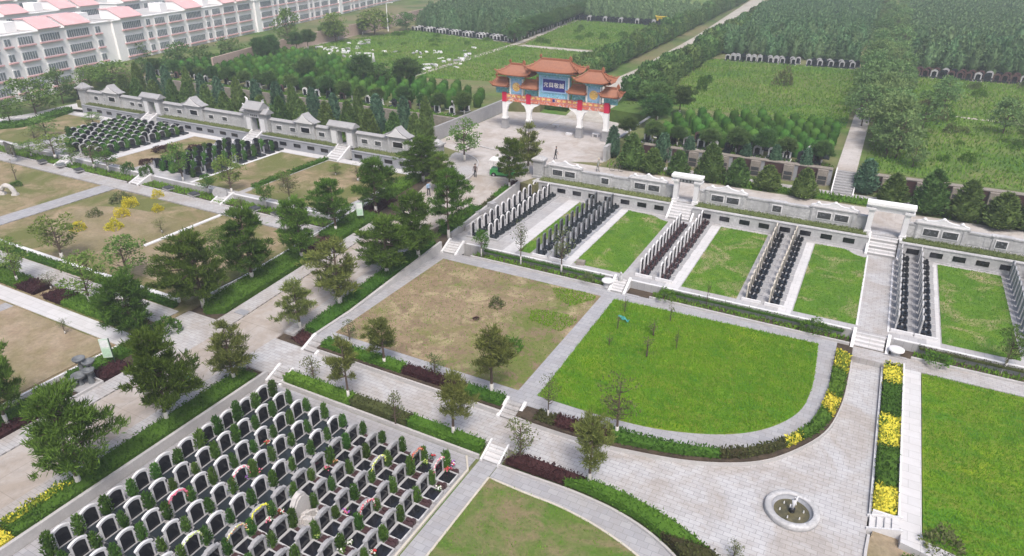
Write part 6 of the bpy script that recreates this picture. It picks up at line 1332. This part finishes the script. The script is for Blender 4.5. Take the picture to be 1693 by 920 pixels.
kerb('stone kerb framing the bowl sculpture bed', [(-44.9, 18.7), (-43.5, 18.7), (-43.5, 21.2), (-44.9, 21.2)], 0, .3, .16)
x, y = at(806, 352, 1.7); t = thing('rough_wall', 'rough grey stone wall fragment with a stone box at the road bed end', 'wall', (x-.2, y-.1, 1.55), R(72)); m = MB()
for k in range(26): m.rbox(-1.3+.2*(k % 13)+U(-.04, .04), U(-.06, .06), .28*(k//13), .24, .4, .3, U(-.1, .1), 0, .95)
m.build('rubble_wall', M['stone2'], t); MB().rbox(1.0, 0, 0, .8, .8, 1.05, .1, 0, .95).build('stone_box', M['stone2'], t)
kerb('pale kerb framing the rough wall fragment', [at(770, 378, 1.5), at(800, 353, 1.7)], 1.2, .5, .16)
x, y = at(1032, 530, .5); m = MB(); nx = 9; vs = []
for i in range(nx):
    for j in range(5): vs.append((-.75+1.5*i/8+U(-.04, .04), -.3+.6*j/4*(1-.5*i/8)+U(-.04, .04), .16+.12*math.sin(i*1.3+j)+U(-.03, .05)))
m.add(vs, [(a*5+b, a*5+b+1, (a+1)*5+b+1, (a+1)*5+b) for a in range(nx-1) for b in range(4)]); o = m.build('cloth', solid('teal plastic sheet', (.05, .28, .25), .6), None, (x, y, .56)); o.rotation_euler = (0, 0, -.4); o.scale = (.72, .72, .72); sm = o.modifiers.new('thick', 'SOLIDIFY'); sm.thickness = .02; tag(o, 'crumpled teal sheet lying on the bright green lawn', 'cloth')
x, y = at(313, 642, 0); t = thing('litter_bin', 'dark green litter bin half hidden by the big pine at the sidewalk', 'bin', (x, y, .1)); MB().lathe([(.22, 0), (.26, .75), (.28, .8), (.2, .9), (.001, .93)], 14).build('body', solid('green bin', (.03, .12, .10), .5), t); MB().lathe([(.285, .62), (.285, .68)], 14).build('band', M['white'], t)

x, y = at(300, 84, 1); t = thing('lamp_post', 'thin dark utility pole before the apartments', 'pole', (x, y, .8)); MB().tube([(0, 0, 0), (0, 0, 9.5)], [.12, .07], 7).build('pole', M['steel'], t); MB().box(-.9, -.05, 9.0, .9, .05, 9.12).build('cross_arm', M['steel'], t)
x, y = at(392, 511, .35); tag(MB().box(-.55, -.35, 0, .55, .35, .03).build('drain_cover', M['stone3'], None, (-42.6, y, zr(y)+.1)), 'dark drain cover set in the western sidewalk by the hedge corner', 'drain cover')
# cart with white canopy, and a bicycle
x, y = at(832, 292, 2.3); CT = thing('electric_cart', 'open sightseeing cart with white canopy and green body at the road end', 'cart', (x, y, 2.3), R(12)); gm = solid('green cart paint', (.035, .22, .05), .4)
MB().profile([(-1.5, .3), (1.5, .3), (1.55, .6), (1.2, .95), (.8, 1.0), (.75, .65), (-.5, .65), (-.5, .95), (-1.45, .95)], -.65, .65).build('body', gm, CT); MB().box(-1.5, -.75, 2.0, 1.2, .75, 2.1).box(-1.4, -.65, 2.1, 1.1, .65, 2.16).build('canopy', M['whitep'], CT)
for a in (-1.35, 1.0):
    for b in (-.6, .6): MB().tube([(a, b, .9), (a, b, 2.02)], .03, 6).build('canopy_post', M['whitep'], CT)
MB().box(-.4, -.55, .65, .1, .55, .85).box(-.5, -.55, .85, -.38, .55, 1.25).build('seat', M['black'], CT)
for a in (-1.0, 1.0):
    for b in (-.6, .6):
        w_ = MB(); w_.lathe([(.12, -.08), (.3, -.08), (.3, .08), (.12, .08)], 16); o = w_.build('wheel', M['black'], CT, (a, b, .3)); o.rotation_euler = (R(90), 0, 0); h_ = MB().lathe([(.001, -.09), (.12, -.09), (.12, .09), (.001, .09)], 10).build('hub', M['stone'], o)
x, y = at(1019, 284, 2.4); BK_ = thing('bicycle', 'bicycle leaning on the gate court below the first cypress', 'bicycle', (x, y, 2.42), R(15)); BK_.rotation_euler = (R(8), 0, R(15)); mt = solid('worn bicycle paint', (.12, .10, .09), .5)
for a in (-.52, .52):
    w_ = MB(); w_.tube([(.32*math.cos(6.283*k/20), 0, .32*math.sin(6.283*k/20)) for k in range(21)], .022, 5, 0, False); w_.tube([(-.3, 0, 0), (.3, 0, 0)], .006, 4).tube([(0, 0, -.3), (0, 0, .3)], .006, 4); w_.build('wheel', M['black'], BK_, (a, 0, .34))
MB().tube([(-.52, 0, .34), (-.15, 0, .72), (.36, 0, .72), (.0, 0, .3), (-.15, 0, .72)], .018, 5).tube([(-.52, 0, .34), (0, 0, .3)], .015, 5).tube([(.52, 0, .34), (.36, 0, .8), (.34, 0, .95)], .018, 5).build('frame', mt, BK_); MB().tube([(.36, -.26, .95), (.34, 0, .97), (.36, .26, .95)], .014, 5).build('handlebar', mt, BK_); MB().rbox(-.16, 0, .78, .24, .14, .06).build('saddle', M['black'], BK_)

# ------------------------------------------------------------------ people
SKIN = solid('skin', (.42, .25, .17), .6, .08, 8); HAIR = solid('black hair', (.012, .010, .009), .6, .2, 20)
def person(px, py, z, rz, shirt, trousers, wd, stride=.12, lean=0.0, arm=.1, hat=None, H=1.7):
    """one continuous skinned figure; clothing is given by zones of the same body"""
    x, y = at(px, py, z); bm = bmesh.new(); sk = bm.verts.layers.skin.verify(); V = {}
    def v(n, p, r, par=None):
        q = bm.verts.new(p); q[sk].radius = (r, r*.92) if not isinstance(r, tuple) else r; V[n] = q
        if par: bm.edges.new((V[par], q))
    v('pel', (0, 0, .92), (.15, .12)); v('waist', (0, -lean*.3, 1.08), (.135, .10), 'pel'); v('chest', (0, -lean*.7, 1.30), (.165, .115), 'waist'); v('neckb', (0, -lean, 1.45), (.085, .07), 'chest'); v('neck', (0, -lean*1.1, 1.51), .052, 'neckb'); v('jaw', (0, -lean*1.15-.015, 1.57), .075, 'neck'); v('brow', (0, -lean*1.15, 1.655), (.085, .092), 'jaw'); v('crown_', (0, -lean*1.15, 1.70), .06, 'brow')
    for s, n in ((-1, 'l'), (1, 'r')):
        f = stride*s
        v(n+'hip', (s*.09, 0, .86), .10, 'pel'); v(n+'knee', (s*.10, -f*.5-.02, .48), .062, n+'hip'); v(n+'ank', (s*.10, -f+.02, .09), .042, n+'knee'); v(n+'toe', (s*.115, -f-.13, .045), .038, n+'ank')
        v(n+'sh', (s*.18, -lean*.8, 1.40), .062, 'chest'); v(n+'elb', (s*.25, f*.4-lean*.7, 1.12), .043, n+'sh'); v(n+'wri', (s*.26, -arm+f*.3-lean, .90), .03, n+'elb'); v(n+'palm', (s*.262, -arm-.03+f*.3-lean, .84), (.034, .02), n+'wri')
        for k in range(4): v(n+'f%d' % k, (s*.262, -arm-.055+.02*k+f*.3-lean, .765-(.008 if k in (1, 2) else 0)), .009, n+'palm')
        v(n+'th', (s*.245, -arm-.075+f*.3-lean, .81), .010, n+'palm')
    V['pel'][sk].use_root = True
    me = bpy.data.meshes.new('person'); bm.to_mesh(me); bm.free(); ob = bpy.data.objects.new('person', me); COL.objects.link(ob)
    m1 = ob.modifiers.new('skin', 'SKIN'); m1.use_smooth_shade = True; m2 = ob.modifiers.new('sub', 'SUBSURF'); m2.levels = m2.render_levels = 1
    dg = bpy.context.evaluated_depsgraph_get(); me2 = bpy.data.meshes.new_from_object(ob.evaluated_get(dg)); bpy.data.objects.remove(ob)
    me2.materials.clear()
    for mm in (SKIN, shirt, trousers, M['black']): me2.materials.append(mm)
    for p in me2.polygons:
        c = p.center; mi = 1
        if c.z > 1.49: mi = 0
        elif abs(c.x) > .2 and c.z < .92: mi = 0
        elif c.z < .10: mi = 3
        elif c.z < .95 and abs(c.x) < .2: mi = 2
        p.material_index = mi
    o = link('person', me2, None, (x, y, z)); o.rotation_euler = (0, 0, rz); s = H/1.76; o.scale = (s, s, s); tag(o, wd, 'person')
    yy = -lean*1.15
    MB().lathe([(.098, .0), (.102, .05), (.085, .105), (.04, .135), (.001, .14)], 14, 0, (0, yy+.016, 1.645), 1.05).build('hair' if hat is None else 'cap', HAIR if hat is None else hat, o, None, True)
    MB().ball((0, yy-.098, 1.625), .014, 0, 6).ball((.09, yy, 1.62), .02, 0, 6).ball((-.09, yy, 1.62), .02, 0, 6).build('nose_and_ears', SKIN, o)
    MB().ball((.032, yy-.088, 1.645), .009, 0, 6).ball((-.032, yy-.088, 1.645), .009, 0, 6).rbox(0, yy-.09, 1.585, .04, .012, .01).build('eyes_and_mouth', HAIR, o)
    return o
drk = solid('dark cloth', (.025, .023, .026), .85); nav = solid('black trousers', (.016, .016, .02), .85); pale = solid('pale blue shirt', (.26, .36, .50), .85); grey = solid('grey green workwear', (.26, .27, .23), .85); brn = solid('brown grey jacket', (.09, .06, .055), .85)
person(786, 294, 2.3, R(20), brn, nav, 'person in dark jacket and trousers standing alone on the road', .06)
person(709, 324, 1.95, R(60), pale, nav, 'person in pale blue shirt and black trousers beside the hedge', .14)
person(748, 293, 2.3, R(-30), drk, nav, 'person in black standing by the paved island, half hidden', .05)
person(918, 264, 2.41, R(100), drk, nav, 'person in black walking across the gate court behind the wall', .16, .1, .25)
person(988, 284, 2.41, R(80), grey, solid('grey trousers', (.20, .21, .19), .85), 'person in grey workwear bending slightly behind the wall', .12, .08, .15, solid('straw hat', (.55, .5, .38), .9))

# ------------------------------------------------------------------ rubble in the meadow, far small things
for k in range(64):
    px, py = random.choice([(540, 82), (560, 92), (600, 98), (620, 96), (650, 88), (690, 92), (720, 90), (760, 88), (770, 96), (745, 104), (705, 112), (600, 72), (580, 84)]); px += random.gauss(0, 14); py += random.gauss(0, 3.5); X, Y = at(px, py, 4.25)
    o = MB().rbox(0, 0, -.1, U(.6, 1.9), U(.35, .9), U(.25, .6), U(0, 3), 0, U(.75, 1)).build('marble_block', M['white'] if k % 4 else M['stone2'], None, (X, Y, 4.24)); o.rotation_euler = (U(-.1, .1), U(-.1, .1), U(0, 3)); tag(o, 'pale discarded marble block lying in the rubble meadow', 'marble block', 'marble blocks in the meadow')
x, y = at(618, 104, 4.2); t = thing('stone_statue', 'upright pale stone figure standing among the marble rubble', 'statue', (x, y, 4.2)); MB().lathe([(.5, 0), (.5, .3), (.35, .35)], 10).build('plinth', M['stone2'], t); MB().lathe([(.3, .35), (.28, 1.1), (.16, 1.6), (.2, 1.8), (.001, 2.0)], 10).build('figure', M['white'], t, None, True)
x, y = at(1092, 42, 4.2); t = thing('gold_gate', 'small golden gate standing among the dark graves beyond the far meadow', 'gate', (x, y, 4.2), 0, None, .75); gd = solid('golden paint', (.72, .50, .04), .5); q = MB()
for a in (-1.3, 1.3): q.rbox(a, 0, 0, .5, .5, 3.0)
q.build('posts', gd, t); MB().box(-1.8, -.3, 2.4, 1.8, .3, 2.9).profile([(-2.3, 3.4), (-1.9, 3.0), (1.9, 3.0), (2.3, 3.4), (1.6, 3.25), (-1.6, 3.25)], -.5, .5).build('beam', gd, t)
x, y = at(642, 52, 4.2); t = thing('lamp_post', 'tall white lamp post by the pink boundary wall', 'lamp', (x, y, 4.2)); MB().tube([(0, 0, 0), (0, 0, 7.2)], [.16, .1], 8).build('pole', M['whitep'], t); MB().tube([(-.2, 0, 7.1), (1.8, 0, 7.4)], .08, 6).rbox(1.7, 0, 7.3, .9, .35, .18).build('lamp_arm', M['whitep'], t)
x, y = at(1049, 26, 4.2)
x, y = at(1336, 92, 4.2); t = thing('monument', 'small white pointed monument with red base between the arched graves', 'monument', (x, y, 4.2)); MB().rbox(0, 0, 0, 2.2, 1.4, 1.0).build('base', M['redstone'], t); MB().rbox(0, 0, 1.0, .7, .6, 2.2, 0, 0, .3).build('spire', M['white'], t)
bw = [at(x, y, 4) for x, y in ((330, 128), (445, 100), (540, 72), (640, 53), (690, 41))]; bw = [(-113.5, 92)]+[(-119, 111), (-123.5, 135), (-126.5, 160), (-131.5, 185), (-137, 212)]
kerb('long pinkish boundary wall between the meadow and the apartments', bw, 2.0, 5.0, .35, solid('pink rendered wall', (.40, .30, .255), .9, .15, .4), 'wall')

# ------------------------------------------------------------------ apartments
M['wallw'] = solid('cream render', (.80, .78, .77), .85, .05, .25); M['pink'] = solid('pink roof sheeting', (.62, .38, .38), .7, .15, .5); M['flat'] = solid('flat roof felt', (.42, .41, .40), .9, .2, .3); M['glass'] = solid('window glass', (.20, .23, .25), .2, .5, 1.2); M['frame'] = solid('white window frames', (.66, .67, .66), .6, .05, 2)
def win_mesh(w, h, n):
    """glazed bay on the +x face: white surround, mullions, panes"""
    m = MB(); m.box(0, -w/2-.1, -h/2-.1, .12, w/2+.1, h/2+.1, 0)
    for k in range(n): a = -w/2+w*k/n+.06; m.box(.12, a, -h/2, .15, a+w/n-.12, h/2, 1)
    m.box(0, -w/2-.25, -h/2-.34, .45, w/2+.25, -h/2-.12, 2); return m.mesh('window', [M['frame'], M['glass'], M['pink']])
WIN = [win_mesh(5.2, 1.25, 10), win_mesh(3.0, 1.25, 6), win_mesh(1.2, 1.15, 2), win_mesh(4.2, 1.2, 8)]
def apartments(x, y, L, ang, label, floors=5, z=-1.0, top=False, hh=2.62, depth=11.5):
    """long block whose window front faces +x (turned by ang), length along y"""
    t = thing('apartment_building', label, 'building', (x, y, z), ang); H = floors*hh; MB().box(-depth, -L/2, -1, 0, L/2, H).box(-depth-.2, -L/2-.2, H, .2, L/2+.2, H+.18).build('wall', M['wallw'], t)
    MB().box(-depth+.5, -L/2+.5, H+.18, -.6, L/2-.5, H+.24).build('flat_roof', M['flat'], t)
    yy = -L/2+2.2; k = 0; cols = []
    while yy < L/2-3.2:
        w = [5.6, 1.3, 3.2, 4.4][k % 4]; cols.append((yy+w/2, [0, 2, 1, 3][k % 4], w)); yy += w+1.35; k += 1
    cols = cols[:max(1, 95//(1 if top else 4))]
    for f in range(floors-1 if top else max(0, floors-4), floors):
        for (c, wi, w) in cols: link('window', WIN[wi], t, (0.003, c, f*hh+1.5))
    for k, (c, wi, w) in enumerate(cols):
        if wi == 0 or (wi == 3 and k % 3 == 1):
            a, b = c-w/2-.1, c+w/2+.1; o = MB().profile([(-4.6, H+.2), (.3, H+.2), (.3, H+.35), (-2.4, H+1.9), (-4.6, H+1.9)], a, b).build('attic', M['wallw'], t)
            MB().profile([(.62, H+.38), (.62, H+.52), (-2.35, H+2.12), (-4.8, H+2.08), (-4.8, H+1.96), (-2.45, H+1.98)], a-.15, b+.15).build('pink_roof', M['pink'], o)
        elif k % 3 == 0: MB().rbox(-4, c, H+.2, 3.0, 2.2, 1.7).build('roof_hut', M['wallw'], t)
    return t
def along(t): return -133.5-.205*(t-55)-.0002*(t-55)**2
for (y0, y1, wd) in ((40, 92, 'cream apartment block with pink attic roofs closest to the sliding gate'), (92, 140, 'cream apartment block with pink attic roofs in the middle of the front row'), (140, 186, 'cream apartment block behind the pink wall, third along the front row'), (186, 245, 'long cream block behind the pink wall at the far end of the front row')):
    ym = (y0+y1)/2; apartments(along(ym), ym, (y1-y0)*1.03, math.atan(.215+.0004*(ym-55)), wd, 5)
n = 0
for r in range(1, 8):
    for q, (y0, y1) in enumerate(((60, 108), (112, 158), (162, 212), (217, 270), (275, 340))):
        ym = (y0+y1)/2+r*4; xx = along(ym)-27*r*(1+.06*r)
        if not (-120 < proj((xx, ym, 16))[0] < 1500): continue
        n += 1; apartments(xx, ym, (y1-y0), math.atan(.215+.0004*(ym-55)), f'cream apartment block with pink roofs, {ORD[r+1]} row back from the cemetery, {ORD[q+1]} along its row', 5, -1.0, True)
# ------------------------------------------------------------------ leftovers, air, light, camera
for o in list(bpy.data.objects):
    if o.parent is None and o.type == 'EMPTY' and 'label' not in o:
        for c in list(o.children_recursive): bpy.data.objects.remove(c)
        bpy.data.objects.remove(o)
for o in list(bpy.data.objects):
    if o.parent is None and 'label' not in o and 'kind' not in o: print('UNTAGGED', o.name)
HAZE = True
if HAZE:
    hz = MB().box(-1150, -350, -3, 1150, 1150, 34).build('haze', []) if False else MB().box(-1150, -350, -3, 1150, 1150, 34)
    mh = bpy.data.materials.new('pale air'); mh.use_nodes = True; nt = mh.node_tree; nt.nodes.clear(); ou = nt.nodes.new('ShaderNodeOutputMaterial'); pv = nt.nodes.new('ShaderNodeVolumePrincipled')
    pv.inputs['Color'].default_value = (.86, .92, .97, 1); pv.inputs['Density'].default_value = .0009; pv.inputs['Anisotropy'].default_value = .2; nt.links.new(pv.outputs[0], ou.inputs['Volume'])
    tag(hz.build('haze', mh), None, None, None, 'stuff')
w = bpy.data.worlds.new('World'); SC.world = w; w.use_nodes = True; nt = w.node_tree; bg = nt.nodes['Background']; sky = nt.nodes.new('ShaderNodeTexSky'); sky.sky_type = 'NISHITA'; sky.sun_disc = False
EL, AZ = R(58), R(142)
sky.sun_elevation = EL; sky.sun_rotation = AZ; sky.air_density = 1.0; sky.dust_density = 5.0; sky.ozone_density = 1.0; nt.links.new(sky.outputs[0], bg.inputs[0]); bg.inputs[1].default_value = .11
sl = bpy.data.lights.new('sun', 'SUN'); sl.energy = 1.7; sl.angle = R(16); sl.color = (1, .98, .95); so = bpy.data.objects.new('sun', sl); COL.objects.link(so); so.location = (0, 0, 80)
d = Vector((math.sin(AZ)*math.cos(EL), math.cos(AZ)*math.cos(EL), math.sin(EL))); so.rotation_euler = (-d).to_track_quat('-Z', 'Y').to_euler()
cam = bpy.data.cameras.new('camera'); cam.sensor_width = 36; cam.lens = 36*CF/1693; cam.clip_end = 3000; cam.clip_start = .5
co = bpy.data.objects.new('camera', cam); COL.objects.link(co); co.location = (0, 0, CH); co.rotation_euler = (math.pi/2-CP, 0, CY); SC.camera = co
SC.view_settings.view_transform = 'Standard'; SC.view_settings.look = 'None'; SC.view_settings.exposure = .95; SC.view_settings.gamma = 1; SC.view_settings.use_curve_mapping = False
SC.cycles.max_bounces = 5; SC.cycles.diffuse_bounces = 3; SC.cycles.transparent_max_bounces = 4; SC.cycles.volume_bounces = 0
SC.cycles.volume_step_rate = 10.0; SC.cycles.use_denoising = True
print('objects', len(bpy.data.objects), 'faces', sum(len(m.polygons) for m in bpy.data.meshes))
